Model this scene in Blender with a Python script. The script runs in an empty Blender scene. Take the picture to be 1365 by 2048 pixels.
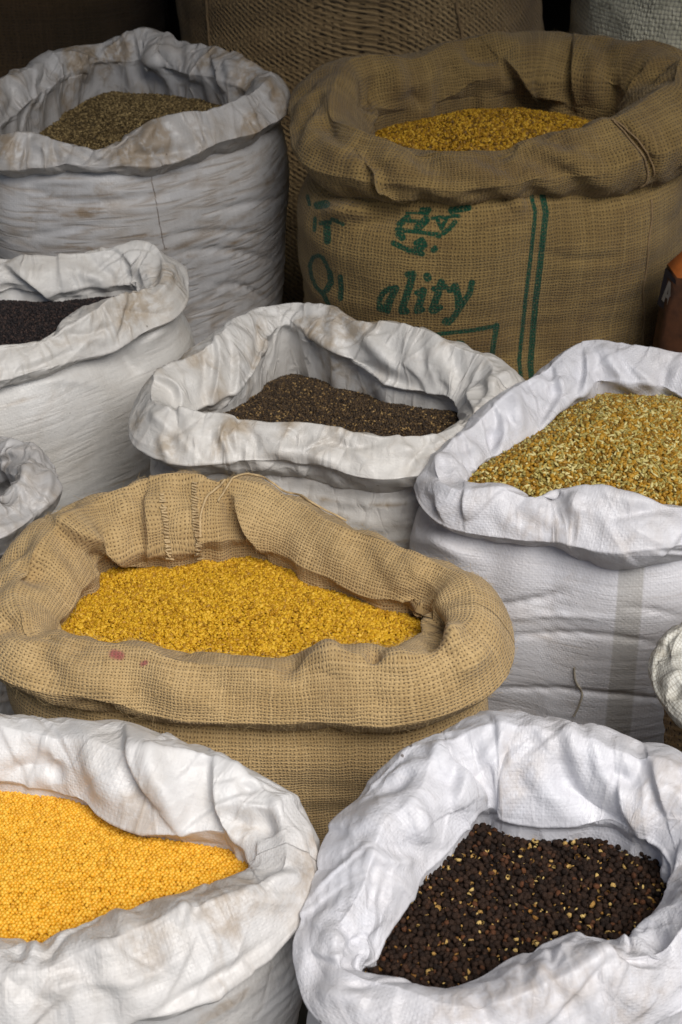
import bpy, math
import numpy as np
PI = math.pi
rng = np.random.default_rng(11)
scn = bpy.context.scene
COL = scn.collection

# ------------------------------------------------------------------ camera
W, H, F = 1365.0, 2048.0, 3200.0
HC = 1.75
PITCH = math.radians(36)
CAM = np.array([0.0, 0.0, HC])
FWD = np.array([0, math.cos(PITCH), -math.sin(PITCH)])
UP = np.array([0, math.sin(PITCH), math.cos(PITCH)])
RIGHT = np.array([1.0, 0, 0])
def ray(p):
    return FWD + RIGHT*(p[0]-W/2)/F - UP*(p[1]-H/2)/F
def at_z(p, z):
    d = ray(p); t = (z-HC)/d[2]
    return CAM + d*t, t
def at_y(p, y):
    d = ray(p); t = y/d[1]
    return CAM + d*t
def project(P):
    q = P - CAM
    dep = q@FWD
    return np.stack([W/2 + F*(q@RIGHT)/dep, H/2 - F*(q@UP)/dep], -1), dep

cam = bpy.data.cameras.new('camera'); camo = bpy.data.objects.new('camera', cam); COL.objects.link(camo)
camo.location = CAM; camo.rotation_euler = (PI/2-PITCH, 0, 0)
cam.sensor_fit = 'VERTICAL'; cam.sensor_height = 36; cam.sensor_width = 24; cam.lens = 36*F/H
cam.clip_start = 0.05; cam.clip_end = 60
cam.dof.use_dof = True; cam.dof.focus_distance = 1.85; cam.dof.aperture_fstop = 11.0
scn.camera = camo

# ------------------------------------------------------------------ numpy helpers
_perm = np.random.default_rng(5).permutation(256).astype(np.int64)
_ang = np.random.default_rng(6).random(256)*2*PI
_val = np.random.default_rng(8).uniform(-0.5, 0.5, 256)
def pn(x, y, px=64, seed=0):
    """2-D gradient noise, periodic in x with period px (about -0.7..0.7)"""
    x = np.asarray(x, float); y = np.asarray(y, float)
    x0 = np.floor(x).astype(np.int64); y0 = np.floor(y).astype(np.int64)
    fx = x-x0; fy = y-y0
    def g(ix, iy, dx, dy):
        h = _ang[_perm[(_perm[(np.mod(ix, px)+seed*17) & 255] + iy + seed*31) & 255]]
        return np.cos(h)*dx + np.sin(h)*dy
    u = fx*fx*fx*(fx*(fx*6-15)+10); v = fy*fy*fy*(fy*(fy*6-15)+10)
    a = g(x0, y0, fx, fy)*(1-u) + g(x0+1, y0, fx-1, fy)*u
    b = g(x0, y0+1, fx, fy-1)*(1-u) + g(x0+1, y0+1, fx-1, fy-1)*u
    return a*(1-v) + b*v
def ridged(x, y, px=64, seed=0, sharp=1.0):
    return (1-np.minimum(1, np.abs(pn(x, y, px, seed))*2.2))**sharp
def tri(x, y, px=64, seed=0):
    """piecewise-planar noise on a sheared triangle lattice (flat facets, sharp creases), periodic in x"""
    x = np.asarray(x, float); y = np.asarray(y, float)
    x0 = np.floor(x).astype(np.int64); y0 = np.floor(y).astype(np.int64)
    fx = x-x0; fy = y-y0
    def v(ix, iy):
        return _val[_perm[(_perm[(np.mod(ix, px)+seed*13) & 255] + iy + seed*29) & 255]]
    a, b, c, d = v(x0, y0), v(x0+1, y0), v(x0, y0+1), v(x0+1, y0+1)
    up = a+(b-a)*fx+(d-b)*fy; lo = a+(c-a)*fy+(d-c)*fx
    return np.where(fx > fy, up, lo)
def sst(a, b, x):
    t = np.clip((x-a)/(b-a), 0, 1); return t*t*(3-2*t)
def catmull(pts, n):
    pts = np.asarray(pts, float); k = len(pts)
    t = np.linspace(0, k, n, endpoint=False); i = np.floor(t).astype(int); f = (t-i)[:, None]
    p0, p1, p2, p3 = pts[(i-1) % k], pts[i % k], pts[(i+1) % k], pts[(i+2) % k]
    return 0.5*((2*p1) + (-p0+p2)*f + (2*p0-5*p1+4*p2-p3)*f**2 + (-p0+3*p1-3*p2+p3)*f**3)
def psmooth(a, sig):
    """periodic gaussian smoothing along axis 0 (sigma in samples)"""
    n = len(a); k = np.fft.fftfreq(n)
    g = np.exp(-2*(PI*k*sig)**2)
    sh = (n,)+(1,)*(a.ndim-1)
    return np.real(np.fft.ifft(np.fft.fft(a, axis=0)*g.reshape(sh), axis=0))
def grid_normals(P):
    du = np.roll(P, -1, 0)-np.roll(P, 1, 0)
    dv = np.gradient(P, axis=1)
    n = np.cross(du, dv)
    return n/np.maximum(1e-12, np.linalg.norm(n, axis=-1, keepdims=True))

# ------------------------------------------------------------------ object helpers
def mesh_from(name, V, Fq, mat, parent=None, attrs=None, smooth=True):
    """V (n,3), Fq list of arrays (m,k) of polygons"""
    me = bpy.data.meshes.new(name)
    V = np.ascontiguousarray(V, dtype=np.float32)
    me.vertices.add(len(V)); me.vertices.foreach_set('co', V.ravel())
    if not isinstance(Fq, list): Fq = [Fq]
    tot = np.concatenate([np.full(len(f), f.shape[1]) for f in Fq])
    li = np.concatenate([f.ravel() for f in Fq]).astype(np.int32)
    st = np.concatenate([[0], np.cumsum(tot)[:-1]]).astype(np.int32)
    me.loops.add(len(li)); me.loops.foreach_set('vertex_index', li)
    me.polygons.add(len(tot)); me.polygons.foreach_set('loop_start', st)
    me.update(calc_edges=True); me.validate()
    if smooth: me.polygons.foreach_set('use_smooth', np.ones(len(me.polygons), dtype=bool))
    for k, a in (attrs or {}).items():
        a = np.ascontiguousarray(a, dtype=np.float32)
        if a.ndim == 2:
            at = me.attributes.new(k, 'FLOAT_VECTOR', 'POINT'); at.data.foreach_set('vector', a.ravel())
        else:
            at = me.attributes.new(k, 'FLOAT', 'POINT'); at.data.foreach_set('value', a.ravel())
    if mat: me.materials.append(mat)
    o = bpy.data.objects.new(name, me); COL.objects.link(o)
    if parent is not None:
        o.parent = parent
        o.location = -np.array(parent.location)   # parents are unrotated Empties
    return o
def grid_faces(U, V, closed=True):
    i = np.arange(U if closed else U-1)[:, None]; j = np.arange(V-1)[None, :]
    i2 = (i+1) % U
    return np.stack([i*V+j+0*i2, i2*V+j, i2*V+j+1, i*V+j+1], -1).reshape(-1, 4)
def thing(name, label, cat, loc, group=None):
    o = bpy.data.objects.new(name, None); COL.objects.link(o)
    o.empty_display_size = 0.05
    o.location = loc; o['label'] = label; o['category'] = cat
    if group: o['group'] = group
    return o
def tag(o, label=None, cat=None, group=None, kind=None):
    for k, v in (('label', label), ('category', cat), ('group', group), ('kind', kind)):
        if v: o[k] = v
    return o
def tube_mesh(pts, rad, sides=7):
    pts = np.asarray(pts, float); n = len(pts)
    t = np.gradient(pts, axis=0); t /= np.linalg.norm(t, axis=1, keepdims=True)+1e-12
    a = np.cross(t, [0.3, 0.2, 0.93]); a /= np.linalg.norm(a, axis=1, keepdims=True)+1e-12
    b = np.cross(t, a)
    rad = np.broadcast_to(rad, (n,))
    th = np.linspace(0, 2*PI, sides, endpoint=False)
    V = pts[:, None] + rad[:, None, None]*(np.cos(th)[None, :, None]*a[:, None] + np.sin(th)[None, :, None]*b[:, None])
    i = np.arange(n-1)[:, None]; j = np.arange(sides)[None, :]; j2 = (j+1) % sides
    Fq = np.stack([i*sides+j, i*sides+j2, (i+1)*sides+j2, (i+1)*sides+j], -1).reshape(-1, 4)
    return V.reshape(-1, 3), Fq
class Many:
    def __init__(s): s.V = []; s.F = []; s.n = 0; s.A = []
    def add(s, V, Fq, a=0.0):
        s.V.append(V); s.F.append(Fq+s.n); s.n += len(V); s.A.append(np.full(len(V), a))
    def build(s, name, mat, parent=None, **kw):
        return mesh_from(name, np.concatenate(s.V), np.concatenate(s.F), mat, parent, {'tone': np.concatenate(s.A)}, **kw)

# ------------------------------------------------------------------ materials
class N:
    """thin node-tree helper"""
    def __init__(s, name):
        s.m = bpy.data.materials.new(name); s.m.use_nodes = True
        s.t = s.m.node_tree; s.t.nodes.clear()
        s.out = s.t.nodes.new('ShaderNodeOutputMaterial')
        s.b = s.t.nodes.new('ShaderNodeBsdfPrincipled')
        s.t.links.new(s.b.outputs[0], s.out.inputs[0])
    def set(s, sock, v):
        if isinstance(v, bpy.types.NodeSocket): s.t.links.new(v, sock)
        elif v is not None: sock.default_value = v
    def p(s, **kw):
        for k, v in kw.items(): s.set(s.b.inputs[k.replace('_', ' ')], v)
    def math(s, op, a, b=None, c=None, clamp=False):
        n = s.t.nodes.new('ShaderNodeMath'); n.operation = op; n.use_clamp = clamp
        for i, v in enumerate((a, b, c)):
            if v is not None: s.set(n.inputs[i], v)
        return n.outputs[0]
    def mix(s, f, a, b, mode='MIX'):
        n = s.t.nodes.new('ShaderNodeMix'); n.data_type = 'RGBA'; n.blend_type = mode
        s.set(n.inputs[0], f)
        for i, v in ((6, a), (7, b)):
            if isinstance(v, tuple): v = (*v, 1)
            s.set(n.inputs[i], v)
        return n.outputs[2]
    def attr(s, name):
        n = s.t.nodes.new('ShaderNodeAttribute'); n.attribute_name = name; return n
    def noise(s, vec, scale, detail=2, rough=0.5, dist=0.0):
        n = s.t.nodes.new('ShaderNodeTexNoise'); s.set(n.inputs['Vector'], vec)
        n.inputs['Scale'].default_value = scale; n.inputs['Detail'].default_value = detail
        n.inputs['Roughness'].default_value = rough; n.inputs['Distortion'].default_value = dist
        return n.outputs['Fac']
    def wnoise(s, w):
        n = s.t.nodes.new('ShaderNodeTexWhiteNoise'); n.noise_dimensions = '1D'; s.set(n.inputs['W'], w); return n.outputs['Value']
    def scale(s, vec, x, y, z=1):
        n = s.t.nodes.new('ShaderNodeVectorMath'); n.operation = 'MULTIPLY'; s.set(n.inputs[0], vec); n.inputs[1].default_value = (x, y, z)
        return n.outputs[0]
    def map(s, v, a, b, c=0, d=1, smooth=True):
        n = s.t.nodes.new('ShaderNodeMapRange'); n.interpolation_type = 'SMOOTHSTEP' if smooth else 'LINEAR'
        s.set(n.inputs[0], v)
        for i, q in enumerate((a, b, c, d)): s.set(n.inputs[i+1], q)
        return n.outputs[0]
    def ramp(s, f, stops):
        n = s.t.nodes.new('ShaderNodeValToRGB'); s.set(n.inputs[0], f)
        e = n.color_ramp.elements
        while len(e) < len(stops): e.new(0.5)
        for el, (p, c) in zip(e, stops): el.position = p; el.color = (*c, 1)
        return n.outputs[0]
    def bump(s, h, dist, strength=1.0, normal=None):
        n = s.t.nodes.new('ShaderNodeBump'); n.inputs['Strength'].default_value = strength
        n.inputs['Distance'].default_value = dist; s.set(n.inputs['Height'], h)
        if normal is not None: s.set(n.inputs['Normal'], normal)
        return n.outputs[0]
    def sep(s, vec):
        n = s.t.nodes.new('ShaderNodeSeparateXYZ'); s.set(n.inputs[0], vec); return n.outputs[0], n.outputs[1]
    def coord(s):
        return s.t.nodes.new('ShaderNodeTexCoord').outputs['Object']

def burlap(name, pitch=0.0039, c1=(0.55, 0.39, 0.19), c2=(0.39, 0.262, 0.115), hole=(0.11, 0.062, 0.022), ribs=0.0, stain=0.4, fill=0.6):
    m = N(name)
    uv = m.attr('wuv').outputs['Vector']
    x, y = m.sep(uv)
    j1 = m.math('SUBTRACT', m.noise(uv, 38, 2), 0.5); j2 = m.math('SUBTRACT', m.noise(m.scale(uv, 1, 1, 1), 29, 2, 0.5, 0.4), 0.5)
    j3 = m.math('SUBTRACT', m.noise(m.scale(uv, 1, 0.35), 150, 1), 0.5); j4 = m.math('SUBTRACT', m.noise(m.scale(uv, 0.35, 1), 150, 1), 0.5)
    X = m.math('ADD', m.math('DIVIDE', x, pitch), m.math('ADD', m.math('MULTIPLY', j1, 1.5), m.math('MULTIPLY', j3, 0.7)))
    Y = m.math('ADD', m.math('DIVIDE', y, pitch*1.08), m.math('ADD', m.math('MULTIPLY', j2, 1.5), m.math('MULTIPLY', j4, 0.7)))
    if ribs:
        Y = m.math('ADD', Y, m.math('MULTIPLY', X, 0.55)); 
    sx = m.math('SINE', m.math('MULTIPLY', X, PI)); sy = m.math('SINE', m.math('MULTIPLY', Y, PI))
    S = m.math('MULTIPLY', sx, sy)
    rx = m.wnoise(m.math('FLOOR', X)); ry = m.wnoise(m.math('ADD', m.math('FLOOR', Y), 371.0))
    fx = m.math('MULTIPLY', m.math('POWER', m.math('ABSOLUTE', sx), 0.7), m.map(rx, 0, 1, 0.88, 1.05, False))
    fy = m.math('MULTIPLY', m.math('POWER', m.math('ABSOLUTE', sy), 0.7), m.map(ry, 0, 1, 0.88, 1.05, False))
    hw = m.math('MULTIPLY', fx, m.math('MULTIPLY_ADD', S, 0.17, 0.78))
    hf = m.math('MULTIPLY', fy, m.math('MULTIPLY_ADD', S, -0.17, 0.78))
    h = m.math('MAXIMUM', hw, hf)
    mask = m.math('MAXIMUM', m.map(h, 0.27, 0.60), m.map(m.noise(uv, 170, 2), 0.42, 0.66, 0, fill))
    fibre = m.noise(m.scale(uv, 900, 240), 1.0, 2)
    big = m.noise(uv, 7, 3, 0.6)
    tint = m.math('ADD', m.math('MULTIPLY', fibre, 0.45), m.math('ADD', m.math('MULTIPLY', m.math('ADD', rx, ry), 0.11), m.math('MULTIPLY', big, 0.5)))
    thread = m.mix(m.map(tint, 0.38, 0.8), c2, c1)
    col = m.mix(mask, hole, thread)
    if ribs:
        rb = m.math('SINE', m.math('MULTIPLY', m.math('ADD', m.math('MULTIPLY', x, 0.85), m.math('ADD', y, m.math('MULTIPLY', j1, 0.003))), 2*PI/0.012))
        col = m.mix(m.map(rb, -0.5, 0.6, 0.36, 0), col, hole)
        h = m.math('ADD', h, m.math('MULTIPLY', rb, 0.2))
    st = m.map(m.noise(uv, 4.5, 4, 0.6, 0.3), 0.5, 0.75, 0, stain)
    col = m.mix(st, col, (0.13, 0.075, 0.03))
    d = m.attr('dirt').outputs['Fac']
    col = m.mix(m.math('MULTIPLY', d, 0.6), col, (0.12, 0.07, 0.03))
    ink = m.attr('ink').outputs['Fac']
    inkm = m.math('MULTIPLY', m.map(ink, 0.25, 0.6), m.math('MULTIPLY', m.map(h, 0.2, 0.55, 0.35, 1), m.map(m.noise(uv, 330, 2), 0.3, 0.5, 0.45, 1)))
    col = m.mix(inkm, col, (0.004, 0.055, 0.028))
    red = m.attr('red').outputs['Fac']
    col = m.mix(m.math('MULTIPLY', red, m.map(h, 0.3, 0.6, 0.2, 0.75)), col, (0.26, 0.03, 0.06))
    m.p(Base_Color=col, Roughness=0.92, Normal=m.bump(m.math('ADD', h, m.math('MULTIPLY', fibre, 0.25)), pitch*0.5, 1.0))
    m.b.inputs['Specular IOR Level'].default_value = 0.12
    m.b.inputs['Sheen Weight'].default_value = 0.12; m.b.inputs['Sheen Roughness'].default_value = 0.6
    return m.m

def plastic(name, tint=(0.66, 0.66, 0.70), dirtc=(0.30, 0.215, 0.13), dirt=0.7, pitch=0.0032, rough=0.42, weave=0.5, grime=0.25, grid=0.0, crease=0.8, crdirt=0.15, cset=((0.5, 16, 6.5, 0.05, 0.0), (-0.9, 30, 13, 0.07, 3.7), (1.3, 44, 20, 0.08, 9.1))):
    m = N(name)
    uv = m.attr('wuv').outputs['Vector']
    x, y = m.sep(uv)
    j = m.math('MULTIPLY', m.math('SUBTRACT', m.noise(uv, 20, 2), 0.5), 1.4)
    X = m.math('ADD', m.math('DIVIDE', x, pitch), j); Y = m.math('ADD', m.math('DIVIDE', y, pitch), j)
    sx = m.math('SINE', m.math('MULTIPLY', X, PI)); sy = m.math('SINE', m.math('MULTIPLY', Y, PI))
    S = m.math('MULTIPLY', sx, sy)
    gx = m.math('POWER', m.math('ABSOLUTE', sx), 0.35); gy = m.math('POWER', m.math('ABSOLUTE', sy), 0.35)
    wv = m.math('ADD', m.math('MULTIPLY', m.math('MULTIPLY', gx, gy), 0.6), m.math('MULTIPLY', S, 0.28))
    patch = m.map(m.noise(uv, 9, 2), 0.38, 0.6, 0.25, 1.0)
    wv = m.math('MULTIPLY', wv, patch)
    rx = m.wnoise(m.math('FLOOR', X)); ry = m.wnoise(m.math('ADD', m.math('FLOOR', Y), 77.0))
    tone = m.math('MULTIPLY_ADD', m.math('ADD', rx, ry), 0.045, 0.93)
    big = m.map(m.noise(uv, 5.0, 4, 0.62, 0.6), 0.36, 0.7)
    col = m.mix(big, tint, tuple(c*k for c, k in zip(tint, (0.90, 0.88, 0.85))))
    col = m.mix(1.0, col, m.mix(tone, (0, 0, 0), (1, 1, 1)), 'MULTIPLY')
    if grid:
        gr = m.math('MULTIPLY', m.map(m.math('MULTIPLY', gx, gy), 0.35, 0.75, 1, 0), grid)
        col = m.mix(gr, col, (0.33, 0.30, 0.25))
    d = m.attr('dirt').outputs['Fac']
    sp = m.noise(uv, 55, 5, 0.68, 0.3)
    dd = m.map(m.math('MULTIPLY', d, m.map(sp, 0.28, 0.66, 0.25, 1.25)), 0.12, 0.95, 0, dirt)
    col = m.mix(dd, col, dirtc)
    gm = m.map(m.noise(uv, 13, 5, 0.7, 0.8), 0.52, 0.78, 0, grime)
    col = m.mix(gm, col, tuple(c*0.9 for c in dirtc))
    v = m.t.nodes.new('ShaderNodeTexVoronoi'); m.set(v.inputs['Vector'], uv); v.inputs['Scale'].default_value = 26
    spk = m.math('MULTIPLY', m.map(v.outputs['Distance'], 0.025, 0.05, 1, 0), m.map(m.noise(uv, 17, 1), 0.52, 0.6))
    col = m.mix(m.math('MULTIPLY', spk, 0.75), col, (0.05, 0.035, 0.025))
    ink = m.attr('ink').outputs['Fac']
    col = m.mix(m.math('MULTIPLY', m.map(ink, 0.2, 0.7), 0.8), col, (0.09, 0.065, 0.05))
    strip = m.attr('red').outputs['Fac']
    col = m.mix(m.math('MULTIPLY', m.map(strip, 0.35, 0.65), 0.62), col, (0.36, 0.345, 0.31))
    cr = m.noise(uv, 95, 4, 0.62, 0.7)
    cr = m.math('ABSOLUTE', m.math('SUBTRACT', cr, 0.5))
    nb = m.bump(cr, 0.0025, 0.5)
    creases = None
    for ang, scx, scy, wd, off in cset:
        mp = m.t.nodes.new('ShaderNodeMapping'); m.set(mp.inputs['Vector'], uv); mp.inputs['Rotation'].default_value = (0, 0, ang); mp.inputs['Scale'].default_value = (scx, scy, 1); mp.inputs['Location'].default_value = (off, off*2, 0)
        nz = m.t.nodes.new('ShaderNodeTexNoise'); m.set(nz.inputs['Vector'], mp.outputs[0]); nz.inputs['Scale'].default_value = 0.9; nz.inputs['Detail'].default_value = 2
        mixv = m.t.nodes.new('ShaderNodeVectorMath'); mixv.operation = 'MULTIPLY_ADD'; m.set(mixv.inputs[0], nz.outputs['Color']); mixv.inputs[1].default_value = (0.9, 0.9, 0); m.set(mixv.inputs[2], mp.outputs[0])
        vo = m.t.nodes.new('ShaderNodeTexVoronoi'); vo.voronoi_dimensions = '2D'; vo.feature = 'DISTANCE_TO_EDGE'; m.set(vo.inputs['Vector'], mixv.outputs[0]); vo.inputs['Scale'].default_value = 1.0
        line = m.map(vo.outputs['Distance'], 0.0, wd*2.2, 1, 0, False)
        pm = m.map(m.noise(uv, 11+off, 2), 0.42, 0.62)
        line = m.math('MULTIPLY', line, pm)
        creases = line if creases is None else m.math('MAXIMUM', creases, line)
    nb = m.bump(creases, 0.0016, crease, nb)
    col = m.mix(m.math('MULTIPLY', m.math('MULTIPLY', creases, m.map(d, 0.05, 0.7, crdirt, 1.0)), min(1.0, dirt*0.8)), col, dirtc)
    m.p(Base_Color=col, Roughness=m.map(sp, 0.3, 0.7, rough-0.08, rough+0.16), Normal=m.bump(wv, pitch*0.10*weave, 1.0, nb))
    m.b.inputs['Specular IOR Level'].default_value = 0.5
    return m.m

def seed_mat(name, stops, rough=0.55, spec=0.35, bump=0.0, scale=900):
    m = N(name)
    t = m.attr('tone').outputs['Fac']
    n = m.noise(m.coord(), scale, 2)
    f = m.math('ADD', t, m.math('MULTIPLY', m.math('SUBTRACT', n, 0.5), 0.10), clamp=True)
    m.p(Base_Color=m.ramp(f, stops), Roughness=rough)
    if bump: m.p(Normal=m.bump(n, bump))
    m.b.inputs['Specular IOR Level'].default_value = spec
    return m.m
def flat_mat(name, c, rough=0.8, var=0.25, scale=30):
    m = N(name)
    n = m.noise(m.coord(), scale, 5, 0.65)
    m.p(Base_Color=m.mix(m.map(n, 0.3, 0.75), c, tuple(x*(1-var) for x in c)), Roughness=rough, Normal=m.bump(n, 0.002, 0.5))
    return m.m

# ------------------------------------------------------------------ folds placed on cloth
def apply_folds(P, Nn, folds, disp, gain=1.0):
    """folds: (kind, width_mm, height_mm, [(x, y) reference points]); kinds r ridge, v groove, p overlapping pleat (raised to the right)"""
    px, dep = project(P)
    view = CAM - P; view /= np.linalg.norm(view, axis=-1, keepdims=True)
    face = np.clip((Nn*view).sum(-1)*2.2+0.25, 0, 1)
    lift = np.zeros_like(disp); side = np.zeros_like(P)
    mid = np.median(dep)
    for kind, w, a, pts in folds:
        tw_ = max(0.13, 3.6/w)
        pts = np.asarray(pts, float)
        wp = w*0.001*F/mid
        lo = pts.min(0)-4*wp; hi = pts.max(0)+4*wp
        sel = np.where((px[..., 0] > lo[0]) & (px[..., 0] < hi[0]) & (px[..., 1] > lo[1]) & (px[..., 1] < hi[1]) & (face > 0.02))
        if len(sel[0]) == 0: continue
        q = px[sel]
        if len(pts) > 2:
            c = np.concatenate([[2*pts[0]-pts[1]], pts, [2*pts[-1]-pts[-2]]]); out = []
            for k in range(1, len(c)-2):
                f = np.linspace(0, 1, 6, endpoint=False)[:, None]
                p0, p1, p2, p3 = c[k-1:k+3]
                out.append(0.5*((2*p1)+(-p0+p2)*f+(2*p0-5*p1+4*p2-p3)*f**2+(-p0+3*p1-3*p2+p3)*f**3))
            pts = np.concatenate(out+[pts[-1:]])
        seg = np.linalg.norm(np.diff(pts, axis=0), axis=1); L = np.concatenate([[0], np.cumsum(seg)])
        best = np.full(len(q), 1e9); sd = np.zeros(len(q)); tt = np.zeros(len(q)); near = q.copy()
        for k in range(len(pts)-1):
            d = pts[k+1]-pts[k]; l2 = (d*d).sum()+1e-9
            t = np.clip(((q-pts[k])@d)/l2, 0, 1)
            e = q-(pts[k]+t[:, None]*d); dist = np.hypot(e[:, 0], e[:, 1])
            s = np.sign(d[0]*e[:, 1]-d[1]*e[:, 0])
            m = dist < best
            near[m] = (pts[k]+t[:, None]*d)[m]; best[m] = dist[m]; sd[m] = (s*dist)[m]; tt[m] = ((L[k]+t*seg[k])/L[-1])[m]
        taper = np.clip(np.sin(PI*np.clip(tt*0.9+0.05, 0, 1)), 0, 1)**1.0
        x = sd/wp
        if kind == 'r': pr = np.exp(-x*x*1.2)
        elif kind == 'v': pr = -np.exp(-x*x*1.2)
        else: pr = np.where(-x*np.sign(a) > 0, -np.tanh(x/tw_)*np.exp(-np.abs(x)*0.7), -0.6*np.tanh(x/tw_)*np.exp(-np.abs(x)*1.6))
        k_ = taper*face[sel]
        lift[sel] += a*0.001*gain*pr*k_
        if kind == 'p':
            e_ = np.where(sd[:, None] == 0, 0, q-near)/np.maximum(np.abs(sd), 1e-6)[:, None]
            hi = (np.sign(-x*a) > 0)
            tw = -(RIGHT[None]*e_[:, :1] - UP[None]*e_[:, 1:])
            nn_ = Nn[sel]; tw = tw-nn_*(tw*nn_).sum(-1, keepdims=True)
            amt = np.where(hi, np.exp(-np.abs(x)*1.3)*np.tanh(np.abs(x)/(tw_*1.5))**2, 0.0)*abs(a)*0.001*gain*0.5*k_*np.clip(np.abs(x)*0+1, 0, 1)
            side[sel] += tw*amt[:, None]
    return lift, side

def ink_field(P, Nn, strokes):
    px, dep = project(P)
    view = CAM - P
    face = (Nn*view).sum(-1) > 0
    val = np.zeros(px.shape[:2])
    for w, pts in strokes:
        pts = np.asarray(pts, float)
        lo = pts.min(0)-3*w; hi = pts.max(0)+3*w
        sel = np.where((px[..., 0] > lo[0]) & (px[..., 0] < hi[0]) & (px[..., 1] > lo[1]) & (px[..., 1] < hi[1]) & face)
        if len(sel[0]) == 0: continue
        q = px[sel]; best = np.full(len(q), 1e9)
        for k in range(max(1, len(pts)-1)):
            d = pts[min(k+1, len(pts)-1)]-pts[k]; l2 = (d*d).sum()+1e-9
            t = np.clip(((q-pts[k])@d)/l2, 0, 1)
            e = q-(pts[k]+t[:, None]*d); best = np.minimum(best, np.hypot(e[:, 0], e[:, 1]))
        v = np.clip(1.0-(best-w*0.5)/(w*0.5), 0, 1)
        v[best < w*0.5] = 1
        val[sel] = np.maximum(val[sel], v)
    return val

# ------------------------------------------------------------------ cloth relaxation: surplus cloth buckles over what it lies on
def relax(T, P, N0, gu, gv, sh, iters=260, found=0.012, core=0.25, bend=0.12, closed=True, slack=0.002, anchor=None):
    """T rest sheet (U,V,3), P start, N0 outward normals; gu/gv/sh (U,V) surplus along, across and in shear"""
    T = T.astype(np.float32); X = P.astype(np.float32).copy(); N0 = N0.astype(np.float32); P = P.astype(np.float32)
    if anchor is not None: anchor = anchor.astype(np.float32)
    U, V = T.shape[:2]
    gu = np.broadcast_to(gu, (U, V)); gv = np.broadcast_to(gv, (U, V)); sh = np.broadcast_to(sh, (U, V))
    cons = []
    ii = np.arange(U)
    def add(ia, da, dj, g, stiff):
        ib = (ia+da) % U
        ja = slice(0, V-dj) if dj >= 0 else slice(-dj, V); jb = slice(dj, V) if dj >= 0 else slice(0, V+dj)
        L = np.linalg.norm(T[ib][:, jb]-T[ia][:, ja], axis=-1)*(1+g[ia][:, ja])
        cons.append((ia, ja, ib, jb, L.astype(np.float32), stiff))
    def addv(j0, step, g, stiff):
        ja = np.arange(j0, V-step, 2*step) if step == 1 else np.array([j for j in range(V-step) if (j//step) % 2 == j0])
        L = np.linalg.norm(T[:, ja+step]-T[:, ja], axis=-1)*(1+g[:, ja])
        cons.append((None, ja, None, ja+step, L.astype(np.float32), stiff))
    for p in (0, 1): add(ii[p::2], 1, 0, gu, 0.5)
    for p in (0, 1): addv(p, 1, gv, 0.5)
    gd = (gu+gv)/2
    for p in (0, 1): add(ii[p::2], 1, 1, gd+sh, 0.35)
    for p in (0, 1): add(ii[p::2], 1, -1, gd-sh, 0.35)
    b2 = np.zeros((U, V))
    for p in (0, 1): add(ii[(ii//2) % 2 == p], 2, 0, gu*0.6, bend)
    for p in (0, 1): addv(p, 2, gv*0.6, bend)
    for it in range(iters):
        for ia, ja, ib, jb, L, k in cons:
            if ia is None:
                A = X[:, ja]; B = X[:, jb]
            else:
                A = X[ia][:, ja]; B = X[ib][:, jb]
            d = B-A; l = np.sqrt((d*d).sum(-1))+1e-9
            c = (0.5*k*(l-L)/l)[..., None]*d
            if ia is None:
                X[:, ja] = A+c; X[:, jb] = B-c
            else:
                X[ia, ja] = A+c; X[ib, jb] = B-c
        D = X-P if anchor is None else X-anchor
        h = (D*N0).sum(-1)
        X -= found*D
        inn = np.minimum(h+slack, 0)
        X -= (core*inn)[..., None]*N0
    return X.astype(float)
def upsample(D, U, V, su, sv):
    """cubic upsampling of a coarse field (every su-th, sv-th sample) to the fine grid"""
    def cr(a, f):
        p0, p1, p2, p3 = a
        return 0.5*((2*p1)+(-p0+p2)*f+(2*p0-5*p1+4*p2-p3)*f**2+(-p0+3*p1-3*p2+p3)*f**3)
    n = D.shape[0]; t = np.arange(U)/su; i = np.floor(t).astype(int); f = (t-i)[:, None, None]
    E = cr([D[(i+k) % n] for k in (-1, 0, 1, 2)], f)
    n = D.shape[1]; t = np.minimum(np.arange(V)/sv, n-1); i = np.floor(t).astype(int); f = (t-i)[None, :, None]
    return cr([E[:, np.clip(i+k, 0, n-1)] for k in (-1, 0, 1, 2)], f)

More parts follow.
